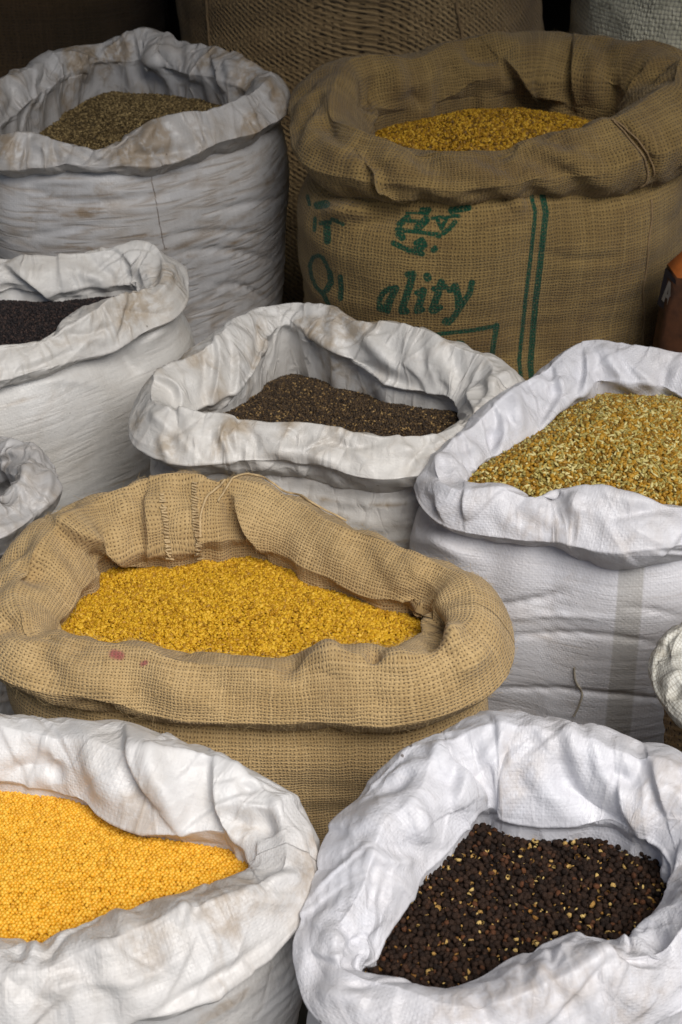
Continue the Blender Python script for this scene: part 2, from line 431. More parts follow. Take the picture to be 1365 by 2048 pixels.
# ------------------------------------------------------------------ an open sack with a rolled-down rim
class Sack: pass
def make_sack(st, z, mat, kind='plastic', zf=0.0, zb=0.0, U=999, seed=1, bulge=0.03, floor=0.0,
              rim_folds=(), body_folds=(), rim_ink=(), body_ink=(), body_red=(), rim_red=(), amp=1.0, dirt=0.5, gath=1.0, bodymat=None,
              bodyU=None, join=0.1, lowr=1.0, wrinkle=1.0, fgain=1.35, bgain=1.4, skew=0.6, facet=0.6, npleat=64, rshrink=0.05, levels=((9, 0.085, 260, 0.0028, 0.30, 0.08), (3, 0.015, 50, 0.003, 0.25, 0.015)), bsurplus=0.0):
    s = Sack(); s.seed = seed
    out = np.array([a for a, b in st], float); inn = np.array([b for a, b in st], float)
    mid = (out+inn)/2
    fy = (mid[:, 1]-mid[:, 1].min())/(mid[:, 1].max()-mid[:, 1].min())
    Cs = []; rs = []
    for m_, o_, i_, f_ in zip(mid, out, inn, fy):
        p, t = at_z(m_, z + zb*(1-f_) + zf*f_)
        Cs.append(p); rs.append(np.hypot(*(o_-i_))/2*t/F)
    A = catmull(np.concatenate([np.array(Cs), np.array(rs)[:, None]], 1), 4000)
    A = psmooth(A, 14)
    d = np.linalg.norm(np.roll(A[:, :3], -1, 0)-A[:, :3], axis=1); L = np.concatenate([[0], np.cumsum(d)]); per = L[-1]
    def resample(n):
        q = np.arange(n)/n*per
        return np.stack([np.interp(q, L, np.append(A[:, k], A[0, k])) for k in range(4)], 1), q
    def frame(C, n):
        T = np.roll(C, -1, 0)-np.roll(C, 1, 0); T[:, 2] = 0
        T = psmooth(T, n*0.012)
        T /= np.linalg.norm(T, axis=1, keepdims=True)
        return np.stack([T[:, 1], -T[:, 0], 0*T[:, 0]], 1)
    B, q = resample(U)
    C, r = B[:, :3], B[:, 3]
    nn = frame(C, U)
    cen = C.mean(0)
    if ((C-cen)*nn).sum() < 0: nn = -nn
    s.C, s.r, s.n, s.per, s.cen, s.z = C, r, nn, per, cen, z
    rm = r.mean()
    # ---- rolled rim: under the roll, out, over the top, in, then down the inner wall
    NV = 190; NW = 62
    ph = np.radians(np.linspace(-118, 205, NV))
    rf = np.ones((U, NV))
    def per_k(step): return max(3, int(round(per/step)))
    sa = q[:, None]/per
    tw = 0.55*pn(sa*per_k(0.28)+0*ph[None], 0*ph[None]+0.37, per_k(0.28), seed+50) + 0.35*pn(sa*per_k(0.11)+0*ph[None], ph[None]*0.7, per_k(0.11), seed+51)
    mo = np.mod(ph[None, :]+tw, PI/2)-PI/4
    c = math.cos(PI/4)/np.cos(mo)
    fw = facet*np.clip(1+1.2*pn(sa*per_k(0.2), 0*sa+0.7, per_k(0.2), seed+52), 0.3, 1.5)
    rf += fw*(c*1.25-1) - rshrink
    if kind == 'plastic':
        pp = ph[None, :]-tw*2-2*PI/7*3*sa; mo = np.mod(pp, 2*PI/7)-PI/7
        rf += 0.25*(math.cos(PI/7)/np.cos(mo)-0.95)
    off = np.cos(ph)[None, :]*r[:, None]*rf; zz = np.sin(ph)[None, :]*r[:, None]*rf
    vv = (ph-ph[0])[None, :]*r[:, None]
    down = np.linspace(0, 1, NW+1)[1:]
    o2 = off[:, -1:] + 0.10*r[:, None]*down[None, :]; wl = (2.2*r+2.4*rm)[:, None]; z2 = zz[:, -1:] - wl*down[None, :]
    off = np.concatenate([off, o2], 1); zz = np.concatenate([zz, z2], 1)
    vv = np.concatenate([vv, vv[:, -1:] + wl*down[None, :]], 1)
    P = C[:, None] + nn[:, None]*off[..., None]; P[..., 2] += zz
    Sx = np.repeat(q[:, None], off.shape[1], 1); V = np.repeat(((ph-ph[0])*rm)[None, :], U, 0)
    V = np.concatenate([V, V[:, -1:] + 4.6*rm*down[None, :]], 1)
    def per_n(step): return max(3, int(round(per/step)))
    def nz(step, vstep, sd, sk=0.0, warp=None):
        n = per_n(step)
        x = Sx/per*n + sk*V/step; y = V/vstep
        if warp is not None: x = x+warp; y = y+warp
        return x, y, n
    phg = np.concatenate([np.degrees(ph), np.full(NW, 205)])[None, :]
    if kind == 'plastic':
        n1 = per_n(0.12)
        warp = pn(Sx/per*n1, V/0.12, n1, seed+1)*0.9
        warp2 = pn(Sx/per*n1, V/0.11, n1, seed+9)*0.9
        mod2 = np.clip(0.55+1.5*pn(Sx/per*per_n(0.13), V/0.13, per_n(0.13), seed+8), 0.08, 1.5)
        def tz(step, vstep, sk, sd, wk):
            n = per_n(step); return tri(Sx/per*n + sk*V/step + wk*warp, V/vstep + wk*warp2, n, sd)
        t1 = tz(0.075, 0.16, skew, seed+3, 0.5)
        t2 = tz(0.038, 0.085, -skew*0.7, seed+4, 0.8)
        t2b = tz(0.030, 0.060, skew*1.2, seed+5, 0.9)
        t3 = tz(0.014, 0.020, 0.4, seed+6, 1.8)
        lowf = pn(Sx/per*per_n(0.16), V/0.18, per_n(0.16), seed+7)
        disp = amp*(0.0130*gath*t1 + 0.0062*t2*(1.5-mod2) + 0.0040*t2b*mod2 + 0.0012*t3*mod2**2 + 0.006*lowf)
        shape = t2+t1*0.5
        soft = amp*(0.0110*gath*psmooth(t1, 4)+0.005*lowf)
        pr_ = np.random.default_rng(seed+900); vmax = (ph[-1]-ph[0])*rm
        for i_ in range(npleat):
            s0 = pr_.random()*per; v0 = pr_.uniform(0.22, 0.95)*vmax
            a0 = pr_.choice([-1, 1], p=[0.3, 0.7])*pr_.uniform(0.15, 1.25); ln = pr_.uniform(0.06, 0.22)*0.5; wd = pr_.uniform(0.005, 0.013)
            am = pr_.uniform(0.0015, 0.005)*amp**0.5; kd = pr_.choice(3, p=[0.55, 0.25, 0.2]); cu = pr_.uniform(-3, 3)
            ds = np.mod(Sx-s0+per/2, per)-per/2; dv = V-v0
            al = ds*math.sin(a0)+dv*math.cos(a0); ac = ds*math.cos(a0)-dv*math.sin(a0) + cu*al*al
            x_ = ac/wd; tp = np.clip(1-(al/ln)**2, 0, 1)**0.8
            disp = disp + am*tp*((-np.tanh(x_*wd/0.0028)*np.exp(-np.abs(x_)*0.9)) if kd == 0 else (np.exp(-np.abs(x_)*1.5) if kd == 1 else -np.exp(-np.abs(x_)*1.5)))
    else:
        n1 = per_n(0.16)
        warp = pn(Sx/per*n1, V/0.14, n1, seed+1)*0.8
        a, b, n = nz(0.13, 0.22, 0, 0.25, warp)
        g1 = pn(a, b, n, seed+3)
        a, b, n = nz(0.06, 0.12, 0, -0.3, warp)
        g2 = pn(a, b, n, seed+4)
        a, b, n = nz(0.022, 0.03, 0, 0, warp)
        g3 = pn(a, b, n, seed+5)
        disp = amp*(0.018*g1+0.008*g2+0.0014*g3)
        shape = g2
        soft = amp*(0.018*g1+0.008*g2)
    Nn = grid_normals(P)
    if ((Nn[:, :NV]*(P[:, :NV]-C[:, None])).sum()) < 0: Nn = -Nn; flip = True
    else: flip = False
    fade = np.concatenate([np.ones(NV), 1-0.6*down])[None, :]
    disp = disp*fade
    P0 = P
    P = P + Nn*(soft*fade)[..., None]
    for st_, sp_, it_, fo_, be_, sh_ in levels:
        ci = np.arange(0, U, st_); cj = np.arange(0, P.shape[1], st_)
        sub = lambda a: a[ci][:, cj]
        a_, b_ = sub(Sx)/per, sub(V)
        m1 = np.clip(0.75+2.0*pn(a_*per_n(0.26), b_/0.35, per_n(0.26), seed+70), 0.0, 2.0)
        m2 = pn(a_*per_n(0.22), b_/0.22, per_n(0.22), seed+71+st_)
        endf = 1-sst(V.max()*0.80, V.max(), b_)
        tgt = sub(P0) + sub(Nn)*(sub(soft*fade))[..., None]
        Xs = relax(sub(P0), sub(P), sub(Nn), sp_*m1*endf, sp_*0.08*m1*endf, (sh_*(0.5+1.6*m2))*endf, iters=it_, found=fo_, core=0.2, bend=be_, anchor=tgt)
        P = P + upsample(Xs-sub(P), U, P.shape[1], st_, st_)
    Nn = psmooth(grid_normals(P), 4); Nn = -Nn if flip else Nn
    for _ in range(6): Nn[:, 1:-1] = (Nn[:, :-2]+2*Nn[:, 1:-1]+Nn[:, 2:])/4
    Nn /= np.linalg.norm(Nn, axis=-1, keepdims=True)
    d2, sd2 = apply_folds(P, Nn, rim_folds, disp, fgain)
    P = P + Nn*(disp-soft*fade+d2)[..., None] + sd2
    N2 = grid_normals(P); N2 = -N2 if flip else N2
    ink = ink_field(P, N2, rim_ink) if len(rim_ink) else np.zeros(P.shape[:2])
    red = ink_field(P, N2, rim_red) if len(rim_red) else np.zeros(P.shape[:2])
    # dirt gathers on handled high spots and in patches
    lo = pn(Sx/per*per_n(0.17), V/0.12, per_n(0.17), seed+21)
    lo2 = pn(Sx/per*per_n(0.05), V/0.07, per_n(0.05), seed+22)
    dt = sst(-0.2, 0.75, lo + 0.7*lo2 + 0.9*shape)*dirt
    topm = sst(-60, 40, phg)*(1-sst(170, 205, phg)*0.6)
    dt = np.clip(dt*(0.45+0.7*topm), 0, 1.2)
    s.rim = (P, N2)
    s.rim_args = (P, grid_faces(U, P.shape[1]), mat, dict(wuv=np.stack([Sx, V, 0*V], -1).reshape(-1, 3), dirt=dt.ravel(), ink=ink.ravel(), red=red.ravel()))
    # ---- body under the roll
    U2 = bodyU or 798
    B2, q2 = resample(U2); C2, r2 = B2[:, :3], B2[:, 3]
    n2 = frame(C2, U2)
    if ((C2-cen)*n2).sum() < 0: n2 = -n2
    Cl = psmooth(C2, U2*0.05)
    NB = 150 if bodyU is None else 330
    t = np.linspace(0, 1, NB)[None, :]
    ztop = (C2[:, 2]-0.55*r2)[:, None]
    ysc = ztop-floor
    hgt = t*ysc
    base = C2[:, None]*(1-sst(0, 0.5, t))[..., None] + Cl[:, None]*sst(0, 0.5, t)[..., None]
    prof = join*r2[:, None]*(1-t) + bulge*(1-np.exp(-hgt/0.045))*(1-0.35*sst(0.4, 1, t)) - 0.05*sst(0.9, 1, t)**2
    if kind == 'plastic':
        prof = prof
    Pb = base + n2[:, None]*prof[..., None]*lowr
    Pb[..., 2] = ztop - hgt
    Sb = np.repeat(q2[:, None], NB, 1); Vb = hgt + 0*Sb
    n1 = per_n(0.3); warp = pn(Sb/per*n1, Vb/0.12, n1, seed+31)
    if kind == 'plastic':
        na = per_n(0.30)
        h1 = ridged(Sb/per*na+warp*.4, Vb/0.034+warp*0.5, na, seed+32, 2.0)-0.4
        na = per_n(0.14)
        h2 = ridged(Sb/per*na+warp*.4, Vb/0.018+warp*0.6, na, seed+33, 2.0)-0.4
        na = per_n(0.035)
        h3 = 1-ridged(Sb/per*na, Vb/0.03+warp, na, seed+34, 1.0)
        mod = np.clip(0.55+1.2*pn(Sb/per*per_n(0.2), Vb/0.15, per_n(0.2), seed+35), 0.1, 1.3)
        na = per_n(0.22)
        low = pn(Sb/per*na, Vb/0.16, na, seed+36)
        db = wrinkle*(0.0040*h1*mod + 0.0018*h2*(1.2-mod) + 0.0012*h3) + 0.016*low*sst(0, 0.1, hgt)
        shp = h1*mod
    else:
        na = per_n(0.22); low = pn(Sb/per*na, Vb/0.16, na, seed+36)
        na = per_n(0.1); h1 = pn(Sb/per*na+warp*.4, Vb/0.05+warp, na, seed+32)
        na = per_n(0.03); h3 = pn(Sb/per*na, Vb/0.025, na, seed+34)
        db = 0.020*low + wrinkle*(0.006*h1 + 0.001*h3); shp = h1
    db = db*sst(0, 0.03, hgt)
    Nb = grid_normals(Pb)
    flipb = (Nb*n2[:, None]).sum() < 0
    if flipb: Nb = -Nb
    Pb0 = Pb
    d3, sd3 = apply_folds(Pb, Nb, body_folds, db, bgain)
    Pb = Pb + Nb*(db+d3)[..., None] + sd3
    if bsurplus:
        ci = np.arange(0, U2, 3); cj = np.arange(0, NB, 2)
        sub = lambda a: a[ci][:, cj]
        m1 = np.clip(0.8+1.5*pn(sub(Sb)/per*per_n(0.3), sub(Vb)/0.2, per_n(0.3), seed+80), 0.1, 1.8)
        m2 = pn(sub(Sb)/per*per_n(0.3), sub(Vb)/0.25, per_n(0.3), seed+81)
        tgt = sub(Pb0)+sub(Nb)*(sub(d3+0.6*db))[..., None]+sub(sd3)
        Xs = relax(sub(Pb0), tgt, sub(Nb), 0.012*m1, bsurplus*m1, 0.02*m2, iters=160, found=0.02, core=0.3, bend=0.1)
        Pb = Pb + upsample(Xs-sub(Pb), U2, NB, 3, 2)
    N3 = grid_normals(Pb); N3 = -N3 if flipb else N3
    inkb = ink_field(Pb, N3, body_ink) if len(body_ink) else np.zeros(Pb.shape[:2])
    redb = ink_field(Pb, N3, body_red) if len(body_red) else np.zeros(Pb.shape[:2])
    lo = pn(Sb/per*per_n(0.2), Vb/0.09, per_n(0.2), seed+41); lo2 = pn(Sb/per*per_n(0.07), Vb/0.02, per_n(0.07), seed+42)
    db_ = np.clip(sst(0.1, 0.8, 0.5*lo+0.7*lo2+1.0*shp)*dirt, 0, 1.2)
    s.body = (Pb, N3)
    s.body_args = (Pb, grid_faces(U2, NB), bodymat or mat, dict(wuv=np.stack([Sb, Vb+1.0, 0*Vb], -1).reshape(-1, 3), dirt=db_.ravel(), ink=inkb.ravel(), red=redb.ravel()))
    return s
def link_sack(s, name, label, cat='sack', group=None):
    root = thing(name, label, cat, (float(s.cen[0]), float(s.cen[1]), 0.0), group)
    P, Fc, m, at = s.rim_args
    s.rim_o = mesh_from('rolled_rim', P.reshape(-1, 3), Fc, m, root, at)
    P, Fc, m, at = s.body_args
    s.body_o = mesh_from('body', P.reshape(-1, 3), Fc, m, root, at)
    s.root = root
    return root
def pick(part, p, rad=3.5):
    """point of a cloth surface that lies under a reference point, nearest the camera"""
    P, Nn = part
    px, dep = project(P)
    view = CAM-P
    ok = ((Nn*view).sum(-1) > 0)
    d = np.hypot(px[..., 0]-p[0], px[..., 1]-p[1])
    sel = np.where(ok & (d < rad))
    if len(sel[0]) == 0:
        k = np.argmin(np.where(ok, d, 1e9)); i = np.unravel_index(k, d.shape)
        return P[i], Nn[i]
    k = np.argmin(dep[sel]+d[sel]*0.002)
    return P[sel[0][k], sel[1][k]], Nn[sel[0][k], sel[1][k]]
def thread_on(part, pts, rad=0.0012, lift=0.001, n=8, wob=0.0):
    pts = np.asarray(pts, float)
    c = np.concatenate([[2*pts[0]-pts[1]], pts, [2*pts[-1]-pts[-2]]]); out = []
    for k in range(1, len(c)-2):
        f = np.linspace(0, 1, n, endpoint=False)[:, None]; p0, p1, p2, p3 = c[k-1:k+3]
        out.append(0.5*((2*p1)+(-p0+p2)*f+(2*p0-5*p1+4*p2-p3)*f**2+(-p0+3*p1-3*p2+p3)*f**3))
    q = np.concatenate(out+[pts[-1:]])
    Q = np.array([a+b*(lift+rad) for a, b in (pick(part, p) for p in q)])
    for _ in range(2): Q[1:-1] = (Q[:-2]+2*Q[1:-1]+Q[2:])/4
    return tube_mesh(Q, rad)

# ------------------------------------------------------------------ heaps of seed
def ellipsoid(seg=6, rings=3):
    V = [(0, 0, 1)]; Fq = []
    for i in range(1, rings+1):
        th = PI*i/(rings+1)
        for k in range(seg):
            a = 2*PI*k/seg
            V.append((math.sin(th)*math.cos(a), math.sin(th)*math.sin(a), math.cos(th)))
    V.append((0, 0, -1)); n = len(V)-1
    for k in range(seg): Fq.append((0, 1+k, 1+(k+1) % seg, 1+(k+1) % seg))
    for i in range(rings-1):
        for k in range(seg):
            a = 1+i*seg; Fq.append((a+k, a+seg+k, a+seg+(k+1) % seg, a+(k+1) % seg))
    a = 1+(rings-1)*seg
    tri = [(0, 1+k, 1+(k+1) % seg) for k in range(seg)] + [(a+k, n, a+(k+1) % seg) for k in range(seg)]
    return np.array(V), np.array(tri), np.array([f for f in Fq if f[2] != f[3]])
def half_shell():
    seg = 7; V = []; Fq = []
    prof = [(1.0, 0.35), (0.95, 0.0), (0.6, -0.5), (0.05, -0.62), (0.5, -0.36), (0.8, 0.05), (0.9, 0.35)]
    for rr, zz in prof:
        for k in range(seg):
            a = 2*PI*k/seg; V.append((rr*math.cos(a), rr*math.sin(a), zz))
    for i in range(len(prof)-1):
        for k in range(seg):
            Fq.append((i*seg+k, (i+1)*seg+k, (i+1)*seg+(k+1) % seg, i*seg+(k+1) % seg))
    return np.array(V), np.zeros((0, 3), int), np.array(Fq)
def bean():
    """fenugreek-like: a squarish flattened seed with a groove"""
    V, t, q = ellipsoid(8, 4)
    V = np.sign(V)*np.abs(V)**0.72
    g = (np.abs(V[:, 0]-0.25) < 0.3) & (V[:, 2] > 0.1)
    V[g, 2] *= 0.6
    return V, t, q
def rand_rot(n, r, flat=0.5):
    a = r.random(n)*2*PI
    tx = r.normal(size=n)*flat; ty = r.normal(size=n)*flat
    ca, sa = np.cos(a), np.sin(a); cx, sx = np.cos(tx), np.sin(tx); cy, sy = np.cos(ty), np.sin(ty)
    o = np.zeros(n); i = np.ones(n)
    Rz = np.stack([ca, -sa, o, sa, ca, o, o, o, i], -1).reshape(n, 3, 3)
    Rx = np.stack([i, o, o, o, cx, -sx, o, sx, cx], -1).reshape(n, 3, 3)
    Ry = np.stack([cy, o, sy, o, i, o, -sy, o, cy], -1).reshape(n, 3, 3)
    return Ry@Rx@Rz
def heap(s, label, cat, kinds, mat, under, spacing, gb=-0.6, gf=0.0, mound=0.03, shift=(0, 0), seed=0, rough=0.004, layers=2, inset=0.55, name='seed_heap', lump=0.006, jit=0.42, zj=0.3, fp=1.0, irr=0.1, tiltx=0.0):
    """kinds: list of (share, template, (sx, sy, sz), tone range, flatness). gb/gf edge height in roll radii at the back/front"""
    r = np.random.default_rng(100+seed)
    C, nn = s.C, s.n; rr = 0.35*s.r+0.65*s.r.mean()
    B = C - nn*(s.r*inset)[:, None]
    fr = (C[:, 1]-C[:, 1].min())/(C[:, 1].max()-C[:, 1].min())
    fr = fr**fp; ze = C[:, 2] + rr*(gb*fr+gf*(1-fr)) + tiltx*(C[:, 0]-C[:, 0].mean())
    cen = B[:, :2].mean(0)+np.array(shift)
    d = B[:, :2]-cen; ang = np.arctan2(d[:, 1], d[:, 0]); R = np.hypot(d[:, 0], d[:, 1])
    nb = 360; ga = -PI+2*PI*np.arange(nb)/nb
    o = np.argsort(ang); aa = np.concatenate([ang[o]-2*PI, ang[o], ang[o]+2*PI])
    Rg = np.interp(ga, aa, np.tile(R[o], 3)); Zg = np.interp(ga, aa, np.tile(ze[o], 3))
    Zg = psmooth(Zg, 8)
    zc = Zg.mean()
    def height(x, y):
        a = np.arctan2(y-cen[1], x-cen[0]); rad = np.hypot(x-cen[0], y-cen[1])
        Rl = np.interp(a, np.append(ga, PI), np.append(Rg, Rg[0])); zl = np.interp(a, np.append(ga, PI), np.append(Zg, Zg[0]))
        rho = rad/Rl
        w = np.clip(rho, 0, 1)**1.5
        z = zc*(1-w)+zl*w + mound*(1-np.clip(rho, 0, 1)**2)
        z = z + lump*pn(x/0.09+7, y/0.09, 256, 60+seed) + rough*0.6*pn(x/0.025, y/0.025, 256, 61+seed)
        return z, rho
    # the solid bulk beneath the loose seeds
    ks = np.linspace(0, 1, 26)
    gx = cen[0]+np.cos(ga)[:, None]*Rg[:, None]*ks[None]; gy = cen[1]+np.sin(ga)[:, None]*Rg[:, None]*ks[None]
    gz, _ = height(gx, gy)
    V0 = np.stack([gx, gy, gz-spacing*0.55], -1)
    low = V0[:, -1:].copy(); low[..., 2] -= 0.06
    V0 = np.concatenate([V0, low], 1)
    F0 = grid_faces(nb, V0.shape[1])
    V0 = V0.reshape(-1, 3)
    # seeds on a jittered lattice
    Rm = Rg.max()
    nx = int(2*Rm/spacing)+2; ny = int(2*Rm/(spacing*0.87))+2
    pts = []
    for l in range(layers):
        i, j = np.meshgrid(np.arange(nx), np.arange(ny), indexing='ij')
        x = cen[0]-Rm+(i+0.5*(j % 2)+0.37*l)*spacing; y = cen[1]-Rm+(j+0.4*l)*spacing*0.87
        x = x.ravel()+r.uniform(-jit, jit, x.size)*spacing; y = y.ravel()+r.uniform(-jit, jit, y.size)*spacing
        z, rho = height(x, y)
        k = rho < 1.0
        if l > 0: k &= r.random(len(k)) < 0.75
        zz = z + r.uniform(-zj, zj, len(z))*spacing*0.55 - (0.30*spacing if l == 0 else -0.12*spacing)
        pts.append(np.stack([x, y, zz], -1)[k])
    pts = np.concatenate(pts)
    sh = np.array([k[0] for k in kinds]); sh = sh/sh.sum()
    which = r.choice(len(kinds), size=len(pts), p=sh)
    # an oblique sprinkle of clumps: tone drifts slowly across the heap
    Vs = [V0]; Ts = []; Qs = [F0]; A = [np.full(len(V0), under)]; n = len(V0)
    for k, (share, tmpl, sc, tr, flat) in enumerate(kinds):
        p = pts[which == k]
        if len(p) == 0: continue
        tv, tt, tq = tmpl
        m = len(p)
        Rt = rand_rot(m, r, flat)
        size = r.uniform(0.82, 1.18, (m, 1, 1))*np.array(sc)[None, None]*r.uniform(1-irr, 1+irr, (m, 1, 3))
        v = np.einsum('nij,nkj->nki', Rt, tv[None]*size) + p[:, None]
        idx = (np.arange(m)*len(tv))[:, None, None]+n
        if len(tt): Ts.append((tt[None]+idx).reshape(-1, 3))
        if len(tq): Qs.append((tq[None]+idx).reshape(-1, 4))
        tone = r.uniform(tr[0], tr[1], m)
        Vs.append(v.reshape(-1, 3)); A.append(np.repeat(tone, len(tv))); n += m*len(tv)
    fl = [np.concatenate(Qs)]
    if Ts: fl.append(np.concatenate(Ts))
    ob = mesh_from(name, np.concatenate(Vs), fl, mat, None, {'tone': np.concatenate(A)})
    tag(ob, label, cat, None, 'stuff')
    return ob

SHADE_CEIL_Y, EXPO = 0.95, 0.10

# ------------------------------------------------------------------ materials in use
M_JUTE = burlap('front_jute')
M_JUTE_OLD = burlap('brown_jute', 0.0046, (0.30, 0.203, 0.075), (0.185, 0.12, 0.042), (0.03, 0.017, 0.006), stain=0.4, fill=0.35)
M_JUTE_DARK = burlap('dark_jute', 0.0085, (0.48, 0.335, 0.165), (0.35, 0.235, 0.11), (0.02, 0.012, 0.006), ribs=1.0, stain=0.5)
M_WHITE = plastic('white_weave', dirt=0.35, grime=0.14, weave=1.3, crease=0.5)
M_CREAM = plastic('cream_weave', (0.66, 0.65, 0.645), dirt=0.45, grime=0.2, weave=1.2, crease=0.5)
M_USED = plastic('used_weave', (0.64, 0.625, 0.60), (0.30, 0.22, 0.13), dirt=0.7, grime=0.3)
M_OLD = plastic('grey_weave', (0.45, 0.44, 0.435), (0.25, 0.185, 0.115), dirt=0.75, grime=0.6, crdirt=0.4)
HSET = ((0.04, 4, 26, 0.06, 0.0), (-0.06, 7, 48, 0.08, 3.7), (0.1, 9, 80, 0.1, 9.1))
M_OLD_SIDE = plastic('grey_weave_side', (0.47, 0.465, 0.47), (0.20, 0.135, 0.07), dirt=0.8, grime=0.45, weave=0.7, crease=0.5, crdirt=0.7, cset=HSET)
M_CREAM_SIDE = plastic('cream_weave_side', (0.64, 0.63, 0.61), dirt=0.5, grime=0.25, weave=0.8, crease=0.3, cset=HSET)
M_WHITE_SIDE = plastic('white_weave_side', dirt=0.45, grime=0.2, weave=1.0, crease=0.2, cset=HSET)
M_NET = plastic('net_weave', (0.62, 0.61, 0.55), (0.25, 0.18, 0.1), dirt=0.8, grime=0.3, pitch=0.0042, weave=1.4, grid=0.7)
M_GREEN = plastic('green_weave', (0.84, 0.80, 0.60), (0.14, 0.125, 0.08), dirt=0.9, grime=0.9, weave=3.0, grid=0.85, pitch=0.0085)

# ------------------------------------------------------------------ the sacks: outer and inner outline of each rolled rim
ST_MUSTARD = [((630,1745),(500,1735)),((612,1650),(490,1722)),((575,1592),(455,1698)),((500,1540),(400,1690)),((430,1497),(335,1688)),((340,1470),(240,1662)),((245,1442),(170,1612)),((130,1432),(90,1586)),((20,1426),(0,1577)),((-120,1430),(-110,1570)),((-280,1470),(-230,1590)),((-420,1560),(-330,1650)),((-480,1690),(-370,1720)),((-440,1850),(-330,1800)),((-330,1980),(-230,1860)),((-180,2070),(-120,1885)),((0,2085),(0,1881)),((110,2075),(70,1880)),((230,2062),(150,1855)),((340,2035),(240,1832)),((430,1995),(300,1803)),((520,1930),(380,1793)),((585,1865),(450,1766)),((618,1815),(490,1747))]
ST_BLACK = [((1475,1800),(1345,1780)),((1465,1700),(1344,1745)),((1430,1590),(1335,1732)),((1365,1504),(1291,1710)),((1297,1477),(1209,1678)),((1209,1448),(1130,1665)),((1120,1427),(1050,1660)),((985,1415),(980,1650)),((890,1457),(945,1643)),((811,1489),(905,1685)),((749,1569),(855,1745)),((690,1630),(822,1781)),((650,1710),(795,1825)),((615,1810),(760,1880)),((589,1893),(735,1912)),((600,1970),(731,1949)),((640,2060),(770,1955)),((738,2130),(830,1958)),((850,2155),(920,1973)),((980,2145),(985,1950)),((1100,2115),(1070,1903)),((1220,2075),(1150,1874)),((1315,2040),(1226,1896)),((1390,1990),(1275,1878)),((1440,1920),(1310,1835))]
ST_FENU = [((1019,1290),(836,1272)),((1000,1225),(828,1235)),((950,1175),(815,1226)),((885,1130),(780,1218)),((800,1083),(715,1200)),((686,1034),(620,1160)),((579,989),(556,1120)),((488,952),(500,1112)),((411,944),(400,1122)),((320,952),(320,1128)),((240,981),(255,1133)),((152,1008),(195,1150)),((70,1042),(175,1185)),((5,1130),(150,1230)),((-40,1235),(128,1265)),((-10,1322),(150,1283)),((60,1370),(200,1298)),((152,1408),(260,1299)),((251,1430),(330,1294)),((343,1450),(400,1306)),((450,1460),(470,1308)),((560,1467),(555,1309)),((660,1470),(630,1286)),((770,1464),(700,1286)),((860,1443),(750,1305)),((945,1408),(800,1282)),((1000,1360),(830,1274))]
ST_DARK = [((1050,800),(925,835)),((1040,750),(915,815)),((977,710),(870,798)),((907,680),(800,778)),((820,650),(735,755)),((732,640),(690,727)),((650,612),(645,692)),((575,611),(578,668)),((510,622),(515,705)),((452,650),(466,772)),((400,685),(440,812)),((340,733),(415,825)),((285,772),(390,832)),((270,830),(370,840)),((282,895),(385,838)),((350,940),(430,833)),((430,947),(475,838)),((530,955),(540,848)),((620,965),(620,848)),((700,975),(690,860)),((770,984),(757,875)),((850,975),(820,872)),((930,940),(875,865)),((1010,880),(910,852))]
ST_FENNEL = [((1540,900),(1450,920)),((1530,820),(1435,870)),((1480,760),(1400,835)),((1410,725),(1355,805)),((1330,704),(1290,800)),((1202,685),(1210,805)),((1150,700),(1150,818)),((1090,738),(1105,840)),((1032,765),(1060,880)),((975,800),(1020,915)),((915,862),(975,940)),((865,908),(945,958)),((841,960),(930,972)),((855,1018),(950,980)),((895,1052),(990,981)),((960,1074),(1047,978)),((1037,1092),(1080,990)),((1110,1107),(1120,974)),((1190,1128),(1170,976)),((1257,1141),(1235,990)),((1330,1132),(1310,1005)),((1410,1105),(1375,1013)),((1480,1050),(1420,1000)),((1525,980),(1445,965))]
ST_PRINT = [((1440,235),(1240,235)),((1425,180),(1235,228)),((1370,143),(1205,222)),((1300,122),(1160,212)),((1197,95),(1100,211)),((1110,74),(1040,212)),((1000,76),(960,215)),((900,87),(880,222)),((790,108),(810,240)),((690,118),(760,258)),((620,150),(735,266)),((593,230),(728,274)),((600,310),(735,280)),((650,365),(765,283)),((740,390),(810,293)),((840,402),(870,302)),((940,407),(940,303)),((1010,400),(1007,299)),((1110,392),(1060,280)),((1210,382),(1125,266)),((1290,370),(1180,248)),((1370,335),(1222,238)),((1425,290),(1238,238))]
ST_CUMIN = [((578,195),(495,188)),((555,163),(480,188)),((520,137),(445,190)),((465,115),(400,175)),((400,95),(350,158)),((332,67),(305,145)),((270,66),(260,142)),((190,90),(200,130)),((100,107),(130,165)),((40,137),(75,205)),((-20,170),(30,240)),((-55,220),(0,268)),((-55,290),(0,280)),((-10,340),(40,273)),((50,350),(90,274)),((125,350),(150,287)),((220,347),(210,296)),((310,343),(255,268)),((400,320),(330,244)),((460,302),(400,230)),((520,278),(450,214)),((565,235),(485,195))]
ST_POPPY = [((368,570),(283,600)),((355,528),(278,590)),((322,503),(255,590)),((270,500),(225,585)),((200,505),(165,590)),((100,510),(95,605)),((0,515),(10,600)),((-100,520),(-80,600)),((-200,545),(-160,615)),((-280,590),(-210,640)),((-310,650),(-230,670)),((-280,730),(-190,695)),((-190,780),(-120,705)),((-80,790),(-50,702)),((0,777),(10,694)),((75,755),(70,685)),((150,725),(105,664)),((245,690),(145,627)),((310,655),(215,608)),((355,622),(265,604))]
